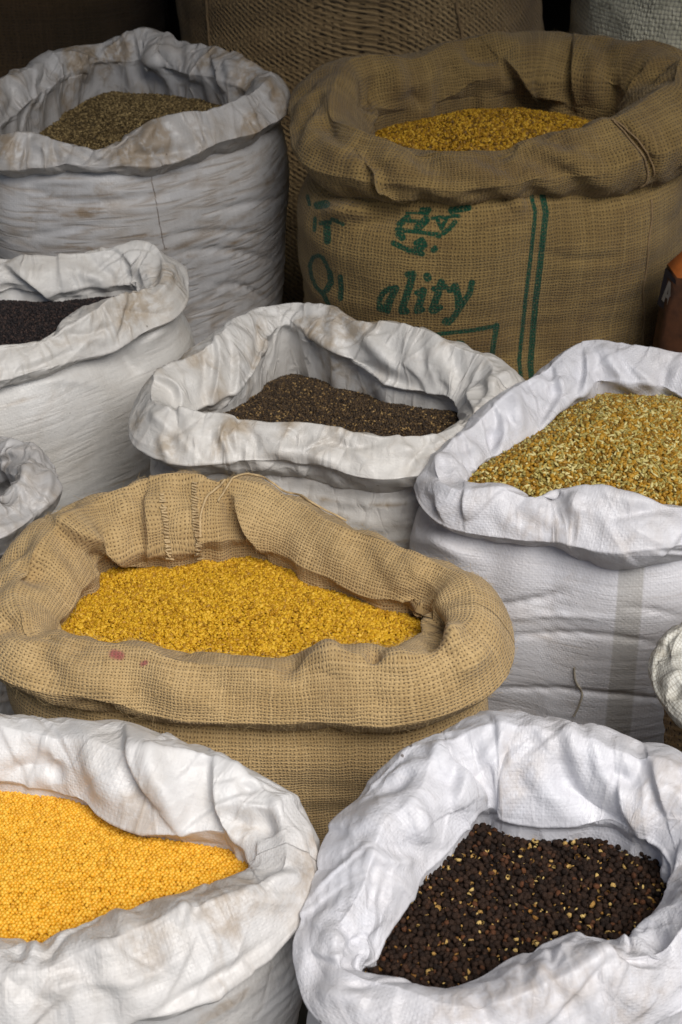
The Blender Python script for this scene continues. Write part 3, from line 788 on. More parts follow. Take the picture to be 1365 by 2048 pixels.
ST_SMALL = [((112,985),(20,965)),((100,935),(10,945)),((60,900),(-10,930)),((-10,872),(-50,915)),((-110,862),(-110,910)),((-220,890),(-180,925)),((-270,970),(-200,965)),((-250,1060),(-180,1000)),((-170,1120),(-140,1015)),((-80,1130),(-80,1010)),((0,1105),(-25,1000)),((70,1050),(10,985)),((108,1018),(20,975))]
ST_EDGE = [((1990,1350),(1880,1350)),((1930,1215),(1830,1280)),((1800,1170),(1750,1270)),((1640,1160),(1640,1270)),((1500,1180),(1520,1275)),((1400,1218),(1440,1290)),((1337,1262),(1395,1318)),((1305,1325),(1382,1345)),((1314,1385),(1395,1368)),((1355,1448),(1420,1385)),((1430,1505),(1480,1400)),((1560,1560),(1590,1430)),((1720,1570),(1720,1440)),((1860,1520),(1820,1420)),((1960,1440),(1870,1390))]

FO = dict(
 black=[('p',22,9,[(899,1519),(905,1560),(896,1616)]),('p',22,-8,[(899,1519),(935,1552),(973,1583),(978,1618)]),('v',13,12,[(1108,1477),(1129,1533),(1144,1575),(1197,1628),(1256,1675)]),
  ('r',12,8,[(1126,1430),(1142,1490),(1150,1557)]),('p',15,9,[(1297,1518),(1310,1570),(1332,1640)]),('v',8,5,[(1215,1533),(1273,1575)]),('p',14,7,[(1232,1551),(1238,1616),(1279,1687)]),
  ('r',9,6,[(719,1687),(784,1728),(837,1710)]),('p',10,6,[(778,1757),(770,1790),(763,1826)]),('r',10,7,[(819,1592),(838,1640),(849,1687)]),('r',10,6,[(867,1462),(885,1510),(890,1563)]),
  ('v',8,6,[(678,1846),(700,1880),(713,1911)]),('p',9,6,[(620,1905),(660,1922),(719,1930)]),('v',7,4,[(678,1975),(720,1968),(755,1962)]),('r',9,6,[(640,1862),(690,1880),(725,1905)]),
  ('v',10,6,[(943,1987),(960,2010),(985,2040)]),('r',9,3,[(1073,1911),(1090,1970),(1102,2017)]),('p',16,-10,[(1185,1880),(1225,1905),(1262,1930),(1330,1935)]),('v',12,9,[(1300,1845),(1318,1885),(1332,1934)]),
  ('r',12,8,[(1235,1900),(1290,1860),(1340,1850)]),('r',10,5,[(690,1650),(730,1640),(790,1600)]),('v',9,5,[(740,1580),(790,1570),(830,1540)]),('r',8,4,[(1010,1430),(1000,1480),(960,1530)]),('v',10,4,[(1060,1500),(1040,1560),(1080,1610)]),
  ('r',9,5,[(1060,1440),(1095,1480),(1110,1530)]),('r',10,5,[(1180,1450),(1195,1520),(1220,1580)]),('v',8,5,[(1270,1480),(1280,1530),(1262,1580)]),('r',14,6,[(620,2000),(680,1990),(740,2010)])],
 mustard=[('p',22,11,[(245,1445),(248,1480),(258,1525),(285,1580),(320,1625)]),('r',11,7,[(285,1470),(310,1540),(340,1600),(365,1680)]),('p',28,12,[(420,1505),(424,1560),(430,1610),(452,1660),(480,1702)]),
  ('v',11,8,[(430,1610),(480,1640),(540,1668)]),('v',9,13,[(535,1620),(532,1645),(542,1672)]),('r',9,7,[(540,1617),(565,1607),(600,1612)]),('v',12,8,[(0,1555),(50,1538),(105,1522)]),('v',10,6,[(105,1520),(110,1545),(112,1570)]),
  ('r',16,8,[(185,1455),(178,1490),(200,1550),(250,1610)]),('v',9,5,[(515,1750),(555,1735),(595,1728)]),('r',9,5,[(530,1765),(570,1752),(600,1765)]),('r',14,10,[(285,1802),(245,1832),(215,1880),(190,1910)]),('v',12,7,[(240,1832),(222,1870),(205,1900)]),
  ('r',9,5,[(385,1795),(370,1820),(360,1855)]),('v',9,5,[(402,1792),(392,1815),(380,1850)]),('r',12,9,[(50,1880),(62,1905),(40,1935),(20,1960)]),('v',10,8,[(35,1893),(42,1915),(30,1935)]),('v',6,4,[(300,2035),(390,1980),(470,1930),(540,1880)]),
  ('v',6,3,[(360,2020),(440,1962),(520,1912)]),('r',10,4,[(480,1780),(520,1800),(590,1800)]),('r',9,4,[(60,1990),(160,1965),(260,1960)]),('r',10,5,[(440,1500),(470,1530),(490,1580)]),('v',7,4,[(470,1545),(500,1580),(545,1590)]),('r',8,3,[(220,1980),(300,1950),(380,1900)])],
 fenu=[('p',24,15,[(450,981),(472,1019),(495,1065),(533,1112)]),('p',32,13,[(100,1040),(160,1083),(220,1113),(295,1140)]),('v',17,22,[(828,1215),(850,1245),(872,1275),(890,1290)]),('r',19,12,[(892,1248),(898,1280),(893,1310)]),
  ('v',9,13,[(736,1322),(746,1312),(762,1300)]),('r',24,9,[(680,1286),(662,1310),(650,1350)]),('v',15,9,[(0,1247),(50,1253),(90,1262),(128,1272)]),('v',13,7,[(600,1300),(578,1330),(570,1360)]),('r',18,6,[(770,1295),(800,1320),(840,1330)]),
  ('v',16,12,[(20,1128),(60,1135),(110,1160)]),('r',18,8,[(800,1110),(830,1150),(830,1195)]),('v',14,7,[(860,1165),(830,1190),(825,1220)]),('r',16,7,[(900,1340),(930,1330),(975,1290)]),('p',30,7,[(297,975),(288,1020),(292,1070),(288,1125)]),('p',30,-7,[(415,950),(400,1010),(394,1070),(404,1122)])],
 dark=[('p',10,9,[(425,665),(432,720),(425,765),(412,830)]),('p',10,9,[(450,655),(468,720),(462,780),(440,812)]),('v',8,6,[(408,690),(412,750),(405,800)]),('p',13,9,[(580,640),(625,672),(682,722)]),('v',11,8,[(510,630),(525,670),(520,715),(500,760)]),
  ('p',14,10,[(300,755),(340,772),(352,790),(355,832)]),('r',8,5,[(320,865),(332,900),(345,930)]),('r',10,6,[(300,820),(330,850),(345,870)]),('r',8,5,[(435,860),(450,890),(462,930)]),('v',9,9,[(500,922),(560,928),(640,942),(690,957)]),('r',12,6,[(530,905),(600,905),(700,935)]),
  ('r',12,8,[(722,650),(748,690),(800,748)]),('v',12,8,[(688,690),(715,725),(780,755),(850,785)]),('p',12,12,[(958,765),(938,790),(945,825)]),('v',8,7,[(982,770),(962,790),(955,815)]),('r',9,6,[(1035,742),(990,762),(975,790)]),('v',9,6,[(875,868),(830,915),(812,955)]),
  ('r',8,4,[(780,885),(820,900),(850,895)]),('r',7,4,[(525,850),(580,860),(620,885)]),('v',7,4,[(480,850),(510,880),(505,920)]),('r',9,5,[(555,628),(600,660),(640,700)]),('r',10,5,[(870,690),(865,730),(880,780)]),('v',8,5,[(640,870),(700,890),(780,880)])],
 fennel=[('r',8,6,[(854,915),(890,920),(915,940),(932,970)]),('v',7,6,[(847,945),(890,955),(925,970)]),('p',8,6,[(867,985),(872,1015),(885,1045)]),('p',10,9,[(927,977),(924,1005),(927,1042)]),('v',7,5,[(850,985),(858,1010),(870,1035)]),('p',13,8,[(982,805),(994,830),(1000,870),(985,920)]),
  ('r',11,7,[(1032,770),(1030,810),(1042,880)]),('p',12,9,[(1102,730),(1115,785),(1100,820),(1075,860)]),('p',12,10,[(1165,695),(1168,745),(1148,805)]),('r',10,8,[(1202,688),(1225,735),(1275,785)]),('v',11,7,[(1185,720),(1205,770),(1235,795)]),('r',9,6,[(1222,695),(1270,740),(1322,780)]),
  ('v',10,8,[(1347,712),(1330,750),(1325,795)]),('v',12,12,[(1097,1000),(1108,985),(1120,976)]),('r',12,7,[(1160,985),(1150,1010),(1165,1030)]),('v',8,5,[(1222,1035),(1290,1020),(1365,1015)]),('v',9,5,[(960,835),(985,870),(985,915)]),('r',8,4,[(905,880),(945,895),(970,935)]),('r',12,6,[(1180,980),(1260,1000),(1340,1015)])],
 fennel_body=[('v',7,5,[(992,1215),(1060,1205),(1132,1185)]),('v',5,4,[(1000,1275),(1120,1270),(1225,1274),(1330,1290)]),('v',4,5,[(980,1377),(1100,1380),(1232,1392),(1340,1402)]),('r',14,12,[(845,1075),(880,1085),(950,1120)]),('r',5,3,[(1000,1240),(1110,1232),(1230,1238)]),('v',5,3,[(1250,1215),(1300,1220),(1365,1232)]),('v',9,8,[(830,1060),(870,1050),(905,1055)]),('r',10,8,[(800,1055),(810,1030),(850,1005)])],
 print=[('p',34,17,[(1002,120),(1042,160),(1092,192),(1132,210)]),('p',18,11,[(1147,80),(1145,150),(1152,212)]),('v',13,10,[(1222,145),(1222,185),(1222,222)]),('v',14,9,[(1257,185),(1282,158),(1365,142)]),('v',18,13,[(737,150),(748,185),(735,225)]),('v',15,8,[(822,175),(838,200),(852,222)]),
  ('p',20,15,[(725,325),(745,360),(785,388),(832,402)]),('r',17,9,[(700,300),(720,340),(760,380)]),('v',14,8,[(1035,285),(1000,305),(985,320)]),('r',18,8,[(780,110),(790,150),(800,200)]),('v',10,5,[(930,85),(945,110),(1000,120)]),('r',15,7,[(1170,90),(1190,140),(1185,200)]),('v',12,6,[(640,200),(660,260),(700,290)]),('v',9,9,[(1222,238),(1260,265),(1300,310),(1306,370)])],
 print_body=[('r',15,14,[(650,425),(700,422),(745,430)]),('v',20,10,[(700,450),(740,440),(800,425)]),('r',16,8,[(1015,420),(1030,410),(1050,405)]),('v',12,3,[(1070,505),(1170,520),(1290,500)])],
 cumin=[('p',14,10,[(268,68),(278,110),(292,152)]),('p',14,10,[(284,78),(305,130),(330,165)]),('r',14,10,[(332,67),(320,105),(300,140)]),('p',12,9,[(420,112),(432,150),(446,188)]),('r',10,7,[(452,118),(462,140),(468,172)]),('p',10,7,[(522,148),(510,165),(503,182)]),
  ('r',12,8,[(140,100),(165,140),(160,165)]),('v',10,7,[(95,115),(100,150),(75,180)]),('v',10,7,[(12,160),(30,200),(8,240)]),('v',12,7,[(270,257),(245,275),(228,292)]),('r',10,6,[(330,245),(300,262),(280,300)]),('v',10,6,[(240,300),(300,310),(380,300)]),('v',8,6,[(540,182),(550,190),(548,205)]),('r',10,5,[(60,280),(90,300),(100,330)])],
 cumin_body=[('v',8,6,[(55,370),(120,400),(200,405),(330,390)]),('r',9,6,[(50,385),(70,365),(200,360)]),('v',6,5,[(400,425),(480,410),(555,395)]),('v',6,4,[(0,480),(100,465),(240,440)]),('v',6,4,[(430,575),(480,572),(535,600)]),('v',6,4,[(340,470),(430,462),(540,470)]),('v',7,5,[(360,505),(450,500),(540,520)])],
 poppy=[('p',18,14,[(8,532),(60,568),(115,612)]),('v',13,10,[(0,570),(30,590),(60,605)]),('p',10,9,[(300,500),(285,530),(278,580)]),('p',9,8,[(280,510),(262,535),(245,560)]),('v',12,9,[(290,560),(270,560),(248,545)]),('r',10,6,[(160,545),(200,560),(215,580)]),('v',10,6,[(320,520),(310,560),(300,600)]),('r',8,5,[(345,530),(330,570),(290,600)]),('v',7,4,[(120,665),(170,670),(230,650)]),('r',12,7,[(150,625),(130,650),(110,670)]),('v',7,4,[(20,745),(70,735),(150,700)])],
 poppy_body=[('r',14,14,[(345,640),(310,665),(265,700)]),('v',12,9,[(245,690),(255,715),(275,750)]),('r',8,5,[(60,770),(120,760),(200,770)])],
 small=[('p',12,10,[(0,925),(20,915),(50,905)]),('v',11,12,[(5,965),(15,985),(30,1000)]),('r',10,7,[(20,950),(40,940),(70,950)]),('v',8,5,[(40,985),(60,1010),(90,1020)]),('r',8,5,[(90,930),(95,970),(85,1010)]),('v',9,6,[(0,1040),(30,1020),(60,1030)])],
 edge=[('v',9,6,[(1315,1320),(1340,1300),(1365,1300)]),('r',9,6,[(1320,1370),(1345,1360),(1365,1340)]),('v',8,5,[(1340,1400),(1352,1380),(1365,1370)])],
)
def zq(pts, ox, oy, sc): return [(ox+x/sc, oy+y/sc) for x, y in pts]
Z1 = lambda *p: zq(p, 580, 380, 3.25)
Z2 = lambda *p: zq(p, 960, 380, 3.37)
INK0 = [(8, Z1((695,640),(650,640),(610,665),(585,710),(580,770),(600,780),(630,740),(660,690),(690,640))), (10, Z1((690,640),(665,690),(645,740),(635,785))),
 (9, Z1((765,548),(800,545))), (11, Z1((800,548),(780,620),(755,700),(730,775))), (9, Z1((725,790),(760,788))),
 (8, Z1((825,668),(868,652))), (11, Z1((868,655),(850,720),(830,780))), (8, Z1((825,790),(865,778))), (12, Z1((893,562),(896,570))),
 (11, Z1((985,600),(965,670),(940,740),(925,780))), (8, Z1((925,785),(950,785),(980,762))), (8, Z1((935,642),(1015,630))),
 (8, Z1((1038,655),(1068,628))), (11, Z1((1075,625),(1095,690),(1098,765))), (9, Z1((1185,600),(1170,670),(1135,720),(1100,775),(1060,835),(1030,862))), (11, Z1((1012,858),(1022,850))),
 (6, Z1((860,950),(970,937),(1200,910),(1345,882))), (8, Z1((1345,880),(1325,1000),(1312,1100))), (7, Z1((1095,993),(1125,997))),
 (6, Z1((185,425),(150,440),(130,490),(140,560),(170,630),(210,668),(250,640),(270,570),(245,500),(215,440),(185,425))), (9, Z1((262,540),(268,600),(240,650))), (7, Z1((215,665),(250,745))),
 (8, Z1((328,565),(335,640),(330,705))), (5, Z1((115,40),(130,95))), (12, Z1((180,100),(235,92))), (6, Z1((165,185),(160,260))), (6, Z1((200,215),(262,212))), (11, Z1((240,220),(245,330))), (6, Z1((275,190),(345,222))),
 (4, Z1((760,150),(890,150))), (10, Z1((765,178),(715,222))), (5, Z1((770,202),(860,205),(900,145))), (6, Z1((695,258),(840,275),(960,290))), (12, Z1((885,195),(830,248))), (12, Z1((712,288),(728,306))),
 (8, Z1((672,345),(780,395),(862,415))), (8, Z1((820,345),(860,322),(880,360),(850,385),(822,370),(842,350))), (5, Z1((925,182),(1100,170))), (6, Z1((960,195),(985,250),(1015,195))), (7, Z1((1075,208),(1040,250),(1000,280))),
 (9, Z1((960,292),(968,296))), (9, Z1((935,390),(945,380))), (10, Z1((1050,132),(1160,115))), (8, Z1((860,130),(905,128))),
 (6, Z2((350,40),(358,90),(375,140),(365,250),(340,480),(310,720),(285,960),(265,1150),(278,1260))), (9, Z2((422,40),(432,85),(446,150),(430,290),(405,520),(375,760),(355,1000),(340,1180),(350,1260)))]

INK = [(w*0.88, p) for w, p in INK0]
sk = {}
sk['mustard'] = make_sack(ST_MUSTARD, 0.55, M_CREAM, seed=3, rim_folds=FO['mustard'], dirt=0.75, bulge=0.03, zb=0.02, amp=0.65)
sk['black'] = make_sack(ST_BLACK, 0.55, M_WHITE, seed=23, rim_folds=FO['black'], dirt=0.55, bulge=0.02, zb=0.02, amp=0.55, rim_ink=[(4, [(821,1490),(822,1491)]), (4, [(805,1511),(806,1512)])])
sk['fenu'] = make_sack(ST_FENU, 0.50, M_JUTE, 'burlap', U=900, facet=0.4, rshrink=0.06, levels=((12, 0.10, 160, 0.006, 0.4, 0.05),), fgain=1.8, seed=43, rim_folds=FO['fenu'], dirt=0.2, bulge=0.035, zb=0.03, amp=0.55,
    rim_red=[(12, [(228,1308),(240,1311)]), (6, [(285,1328),(292,1325)])])
sk['dark'] = make_sack(ST_DARK, 0.55, M_USED, seed=63, rim_folds=FO['dark'], dirt=0.8, bulge=0.02, zb=0.02, amp=0.75)
sk['fennel'] = make_sack(ST_FENNEL, 0.55, M_WHITE, seed=83, bsurplus=0.008, bodymat=M_WHITE_SIDE, rim_folds=FO['fennel'], body_folds=FO['fennel_body'], dirt=0.5, bulge=0.05, zb=0.02, amp=0.5, wrinkle=0.25,
    body_red=[(34, [(1264,1135),(1258,1220),(1248,1330),(1236,1460)])])
sk['print'] = make_sack(ST_PRINT, 0.76, M_JUTE_OLD, 'burlap', U=900, facet=0.4, rshrink=0.06, levels=((12, 0.10, 160, 0.006, 0.4, 0.05),), fgain=1.8, seed=103, rim_folds=FO['print'], body_folds=FO['print_body'], dirt=0.5, bulge=0.05, zb=0.02, amp=0.6, body_ink=INK, bodyU=1500)
sk['cumin'] = make_sack(ST_CUMIN, 0.76, M_OLD, seed=123, bsurplus=0.02, bodymat=M_OLD_SIDE, rim_folds=FO['cumin'], body_folds=FO['cumin_body'], dirt=0.85, bulge=0.035, zb=0.02, amp=0.75, wrinkle=0.45, body_ink=[(1.3, [(300,340),(310,390),(318,440),(330,500)])])
sk['poppy'] = make_sack(ST_POPPY, 0.58, M_USED, seed=143, bsurplus=0.006, rim_folds=FO['poppy'], body_folds=FO['poppy_body'], dirt=0.7, bulge=0.05, zb=0.02, amp=0.75, wrinkle=0.3, bodymat=M_CREAM_SIDE)
sk['small'] = make_sack(ST_SMALL, 0.53, M_OLD, seed=163, rim_folds=FO['small'], dirt=0.8, bulge=0.02, amp=0.8, U=420, )
sk['edge'] = make_sack(ST_EDGE, 0.56, M_NET, seed=183, rim_folds=FO['edge'], dirt=0.8, bulge=0.0, amp=0.6, lowr=1.0, bodymat=M_JUTE_DARK)

GRP = 'open sacks of spices with rolled rims'
link_sack(sk['mustard'], 'open_sack', 'white plastic sack holding round yellow mustard seeds, creamy rim rolled down', 'sack', GRP)
link_sack(sk['black'], 'open_sack', 'clean white plastic sack holding large black peppercorn-like berries with pale husks', 'sack', GRP)
link_sack(sk['fenu'], 'open_sack', 'tan burlap sack with thick rolled rim, stitched seam and golden seeds, in the middle', 'sack', GRP)
link_sack(sk['dark'], 'open_sack', 'creased white plastic sack of dark brown flecked seeds behind the tan burlap sack', 'sack', GRP)
link_sack(sk['fennel'], 'open_sack', 'white plastic sack heaped with mixed green and orange fennel seeds', 'sack', GRP)
link_sack(sk['print'], 'open_sack', 'brown burlap sack printed with green lettering and two green stripes', 'sack', GRP)
link_sack(sk['cumin'], 'open_sack', 'dirty grey white sack of brown cumin-like seeds with horizontally wrinkled side', 'sack', GRP)
link_sack(sk['poppy'], 'open_sack', 'white plastic sack of fine blackish seeds in front of the grey wrinkled sack', 'sack', GRP)
link_sack(sk['small'], 'open_sack', 'small crumpled grey sack end between tan burlap and poppy seed sack', 'sack', GRP)
link_sack(sk['edge'], 'open_sack', 'cream net weave sack bulging against the side of the white fennel sack', 'sack', GRP)

# ------------------------------------------------------------------ seeds
E6 = ellipsoid(6, 3); E8 = ellipsoid(8, 5); BN = bean(); HS = half_shell()
m_mustard = seed_mat('mustard_seed', [(0, (0.20, 0.085, 0.01)), (0.25, (0.55, 0.26, 0.015)), (0.6, (0.75, 0.39, 0.024)), (1, (0.81, 0.49, 0.06))], 0.42, 0.4)
m_fenu = seed_mat('fenugreek_seed', [(0, (0.15, 0.075, 0.008)), (0.3, (0.40, 0.20, 0.009)), (0.65, (0.57, 0.325, 0.013)), (1, (0.70, 0.43, 0.04))], 0.5, 0.3)
m_ochre = seed_mat('ochre_seed', [(0, (0.10, 0.05, 0.006)), (0.3, (0.30, 0.15, 0.009)), (0.65, (0.46, 0.25, 0.013)), (1, (0.58, 0.36, 0.04))], 0.5, 0.3)
m_pepper = seed_mat('black_berry', [(0, (0.012, 0.007, 0.005)), (0.42, (0.034, 0.018, 0.011)), (0.6, (0.11, 0.042, 0.018)), (0.7, (0.30, 0.15, 0.035)), (1, (0.62, 0.44, 0.16))], 0.72, 0.18, 0.0015, 700)
m_fennel = seed_mat('fennel_seed', [(0, (0.12, 0.07, 0.012)), (0.25, (0.32, 0.165, 0.014)), (0.48, (0.48, 0.27, 0.03)), (0.55, (0.24, 0.18, 0.04)), (0.8, (0.47, 0.385, 0.12)), (1, (0.68, 0.59, 0.27))], 0.5, 0.3)
m_dark = seed_mat('dark_seed', [(0, (0.018, 0.012, 0.008)), (0.5, (0.06, 0.038, 0.02)), (0.8, (0.14, 0.085, 0.035)), (1, (0.40, 0.26, 0.10))], 0.55, 0.3)
m_poppy = seed_mat('fine_black_seed', [(0, (0.012, 0.010, 0.011)), (0.7, (0.03, 0.024, 0.024)), (1, (0.08, 0.05, 0.04))], 0.6, 0.2)
m_cumin = seed_mat('brown_seed', [(0, (0.05, 0.035, 0.016)), (0.5, (0.13, 0.088, 0.035)), (1, (0.34, 0.25, 0.11))], 0.6, 0.25)
heap(sk['mustard'], 'round yellow mustard seeds heaped inside the creamy white sack', 'mustard seeds', [(1, E8, (.0022, .0022, .0021), (0.35, 0.9), 3)], m_mustard, 0.1, 0.0039, jit=0.2, zj=0.12, gb=-0.75, gf=-0.15, mound=0.015, seed=1, lump=0.004, rough=0.002)
heap(sk['black'], 'dark dried berries with pale split husks heaped inside the clean white sack', 'black berries', [(0.52, E8, (.0034, .0033, .0030), (0.0, 0.45), 3), (0.34, E8, (.0032, .0024, .0027), (0.1, 0.6), 3), (0.06, HS, (.0031, .0029, .0028), (0.66, 1.0), 1.2), (0.12, E6, (.0020, .0013, .0006), (0.62, 1.0), 1)], m_pepper, 0.02, 0.0060, irr=0.2, gb=-0.85, gf=-0.3, mound=0.0, seed=2, lump=0.006, rough=0.006)
heap(sk['fenu'], 'golden fenugreek seeds heaped inside the tan burlap sack', 'fenugreek seeds', [(1, BN, (.0028, .0019, .0015), (0.2, 0.9), 0.6)], m_fenu, 0.05, 0.0037, zj=0.2, gb=-0.8, gf=-0.2, mound=0.02, seed=3)
heap(sk['dark'], 'dark brown flecked seeds heaped inside the creased white sack', 'dark seeds', [(0.93, E6, (.0022, .0014, .0012), (0, 0.75), 0.9), (0.07, E6, (.0024, .0013, .0009), (0.85, 1), 0.6)], m_dark, 0.1, 0.0031, fp=2.5, gb=-2.7, gf=-0.4, mound=0.012, seed=4)
heap(sk['fennel'], 'green fennel and orange fenugreek seeds mixed in one heap', 'fennel seeds', [(0.5, BN, (.0034, .0024, .0020), (0.05, 0.5), 0.9), (0.5, E6, (.0056, .0019, .0016), (0.53, 1.0), 0.5)], m_fennel, 0.05, 0.0044, gb=-0.6, gf=-0.1, mound=0.05, seed=5)
heap(sk['print'], 'golden fenugreek seeds heaped inside the printed burlap sack', 'fenugreek seeds', [(1, BN, (.0031, .0021, .0017), (0.0, 0.9), 0.8)], m_ochre, 0.05, 0.0043, gb=-1.2, gf=-0.4, mound=0.055, seed=6)
heap(sk['cumin'], 'brown cumin-like seeds heaped inside the dirty grey sack', 'brown seeds', [(1, E6, (.0036, .0013, .0012), (0, 1), 0.5)], m_cumin, 0.2, 0.0040, tiltx=0.12, gb=-2.1, gf=-1.1, mound=0.026, shift=(0.03, 0.0), seed=7)
heap(sk['poppy'], 'fine blackish seeds lying level inside the stained white sack', 'black seeds', [(1, E6, (.0017, .0015, .0013), (0, 1), 2)], m_poppy, 0.2, 0.0031, gb=-0.9, gf=-0.4, mound=0.02, seed=8, lump=0.003, rough=0.002)
heap(sk['edge'], 'brown seeds inside the cream net weave sack at the right edge', 'brown seeds', [(1, E6, (.0036, .0016, .0014), (0, 1), 0.5)], m_cumin, 0.2, 0.0045, gb=-1.2, gf=-1.0, mound=0.01, seed=9)
# a bit of straw lying on the mustard seeds
# ------------------------------------------------------------------ seams, stitches and loose threads
m_thr = flat_mat('jute_thread', (0.56, 0.41, 0.22), 0.9, 0.3, 200)
m_thr_d = flat_mat('dark_jute_thread', (0.30, 0.20, 0.10), 0.9, 0.3, 200)
m_wthr = flat_mat('dirty_white_thread', (0.45, 0.40, 0.32), 0.8, 0.3, 200)
def strand(name, part, pts, rad, mat, parent, **kw):
    V, Fq = thread_on(part, pts, rad, **kw); return mesh_from(name, V, Fq, mat, parent)
R = sk['fenu'].root
V, Fq = thread_on(sk['fenu'].rim, zq([(555,235),(600,170),(640,110),(710,80),(760,85)], 240, 920, 2.844) + zq([(830,100),(900,125),(980,170),(1080,235),(1150,275),(1220,310),(1285,345)], 240, 920, 2.844), 0.0014)
mesh_from('loose_thread', V, Fq, m_thr, R)
strand('loose_thread', sk['fenu'].rim, zq([(455,440),(452,340),(475,260),(500,210),(540,175),(600,120)], 240, 920, 2.844), 0.0016, m_thr, R)
rr = np.random.default_rng(3)
for ex, ys in (((240, 250, 262, 285), (200, 560)), ((425, 425, 430, 455), (130, 570))):
    st = Many(); y = ys[0]
    while y < ys[1]:
        f = (y-ys[0])/(ys[1]-ys[0]); x = np.interp(f, [0, .3, .6, 1], ex)
        w = rr.uniform(22, 40); sl = rr.uniform(-4, 12)
        V, Fq = thread_on(sk['fenu'].rim, zq([(x-w*.5, y), (x, y+sl*.5), (x+w*.5, y+sl)], 240, 920, 2.844), rr.uniform(0.0010, 0.0016), lift=0.0006, n=3)
        st.add(V, Fq, rr.random()); y += rr.uniform(11, 19)
    st.build('seam_stitching', m_thr, R)
R = sk['print'].root
strand('seam_thread', sk['print'].rim, zq([(1080,480),(1110,490),(1150,520),(1190,560),(1225,610),(1250,660),(1255,700)], 682, 0, 2), 0.0013, m_thr_d, R)
strand('seam_thread', sk['print'].rim, zq([(1090,485),(1140,540),(1190,600),(1220,660),(1222,720),(1195,755)], 682, 0, 2), 0.0014, m_thr_d, R)
strand('side_seam', sk['print'].body, [(1302,400),(1303,440),(1297,480),(1293,540),(1286,580),(1288,640),(1284,700)], 0.0015, m_thr_d, R, lift=-0.0001)
strand('loose_thread', sk['fennel'].body, [(1149,1335),(1152,1360),(1165,1385),(1158,1410),(1148,1432)], 0.0014, m_wthr, sk['fennel'].root)

# ------------------------------------------------------------------ loose jute fibres standing off the burlap
def fuzz(part, n, mat, parent, seed, lo, hi, seglen=0.0065):
    r = np.random.default_rng(seed); P, Nn = part; U, V = P.shape[:2]; mm = Many()
    px, dep = project(P)
    ok = np.argwhere((px[..., 0] > -60) & (px[..., 0] < 1425) & (px[..., 1] > lo) & (px[..., 1] < hi) & ((Nn*(CAM-P)).sum(-1) > -0.4))
    for i, j in ok[r.integers(0, len(ok), n)]:
        p = P[i, j]; nn = Nn[i, j]; t = r.normal(size=3); t -= nn*(t@nn); t /= np.linalg.norm(t)
        k = np.linspace(0, 1, 5)[:, None]; L = r.uniform(0.5, 1.7)*seglen; c = r.normal(size=3)*0.3
        q = p + L*(k*(nn*r.uniform(0.15, 0.7)+t) + k*k*(c-nn*0.25)) + nn*0.0005
        Vv, Fq = tube_mesh(q, 0.00013, 3); mm.add(Vv, Fq, r.random())
    o = mm.build('loose_fibre', mat, parent); o['kind'] = 'stuff'
    return o
m_fib = flat_mat('jute_fibre', (0.60, 0.44, 0.22), 0.8, 0.3, 200)
m_fib2 = flat_mat('brown_jute_fibre', (0.38, 0.27, 0.13), 0.8, 0.3, 200)
fuzz(sk['fenu'].rim, 4500, m_fib, sk['fenu'].root, 5, 900, 1600)
fuzz(sk['fenu'].body, 500, m_fib, sk['fenu'].root, 6, 1300, 1800)
fuzz(sk['print'].rim, 3000, m_fib2, sk['print'].root, 7, 0, 500)
fuzz(sk['print'].body, 700, m_fib2, sk['print'].root, 8, 300, 800)

# ------------------------------------------------------------------ tall closed sacks standing behind
M_SHADE = burlap('shaded_jute', 0.006, (0.10, 0.065, 0.035), (0.06, 0.04, 0.02), (0.01, 0.007, 0.004))  # jute colour darkened to carry the deep shade at the rear
def tall_sack(name, label, x, y, wx, wy, h, mat, seed, seams=()):
    U, V = 420, 260
    th = np.arange(U)/U*2*PI
    cx = np.sign(np.cos(th))*np.abs(np.cos(th))**0.62; cy = np.sign(np.sin(th))*np.abs(np.sin(th))**0.62
    t = np.linspace(0, 1, V)
    dep = (1-sst(0.80, 1.0, t)**1.3*0.96)*(0.86+0.14*sst(0, .12, t)); wid = (0.90+0.10*np.sin(PI*np.clip(t, 0, 1)))*(0.9+0.1*sst(0, .1, t))
    per = 2*(wx+wy)*1.7
    S = np.repeat((th/(2*PI)*per)[:, None], V, 1); Vv = np.repeat((t*h)[None], U, 0)
    P = np.stack([x+wx*cx[:, None]*wid[None], y+wy*cy[:, None]*dep[None], Vv], -1)
    Nn = grid_normals(P)
    if (Nn*(P-np.array([x, y, h/2]))).sum() < 0: Nn = -Nn
    n = max(3, int(per/0.3)); n2 = max(3, int(per/0.08))
    P = P + Nn*(0.03*pn(S/per*n, Vv/0.22, n, seed) + 0.006*pn(S/per*n2, Vv/0.06, n2, seed+1))[..., None]
    root = thing(name, label, 'sack', (x, y, 0), 'closed sacks standing at the back')
    d = np.clip(sst(-.2, .6, pn(S/per*n, Vv/.2, n, seed+4)), 0, 1)
    mesh_from('body', P.reshape(-1, 3), grid_faces(U, V), mat, root, dict(wuv=np.stack([S, Vv, 0*S], -1).reshape(-1, 3), dirt=d.ravel(), ink=0*d.ravel(), red=0*d.ravel()))
    Nn2 = grid_normals(P); Nn2 = Nn2 if (Nn2*(P-np.array([x, y, h/2]))).sum() > 0 else -Nn2
    return root, (P, Nn2)
rk, pk = tall_sack('closed_sack', 'tall closed burlap sack with coarse diagonal weave behind the open sacks', 0.04, 3.25, 0.37, 0.25, 1.02, M_JUTE_DARK, 11)
strand('side_seam', pk, [(412,2),(415,40),(420,90),(425,130)], 0.0025, m_thr_d, rk, lift=-0.001)
strand('side_seam', pk, [(912,2),(918,40),(925,80)], 0.003, m_thr_d, rk, lift=-0.001)
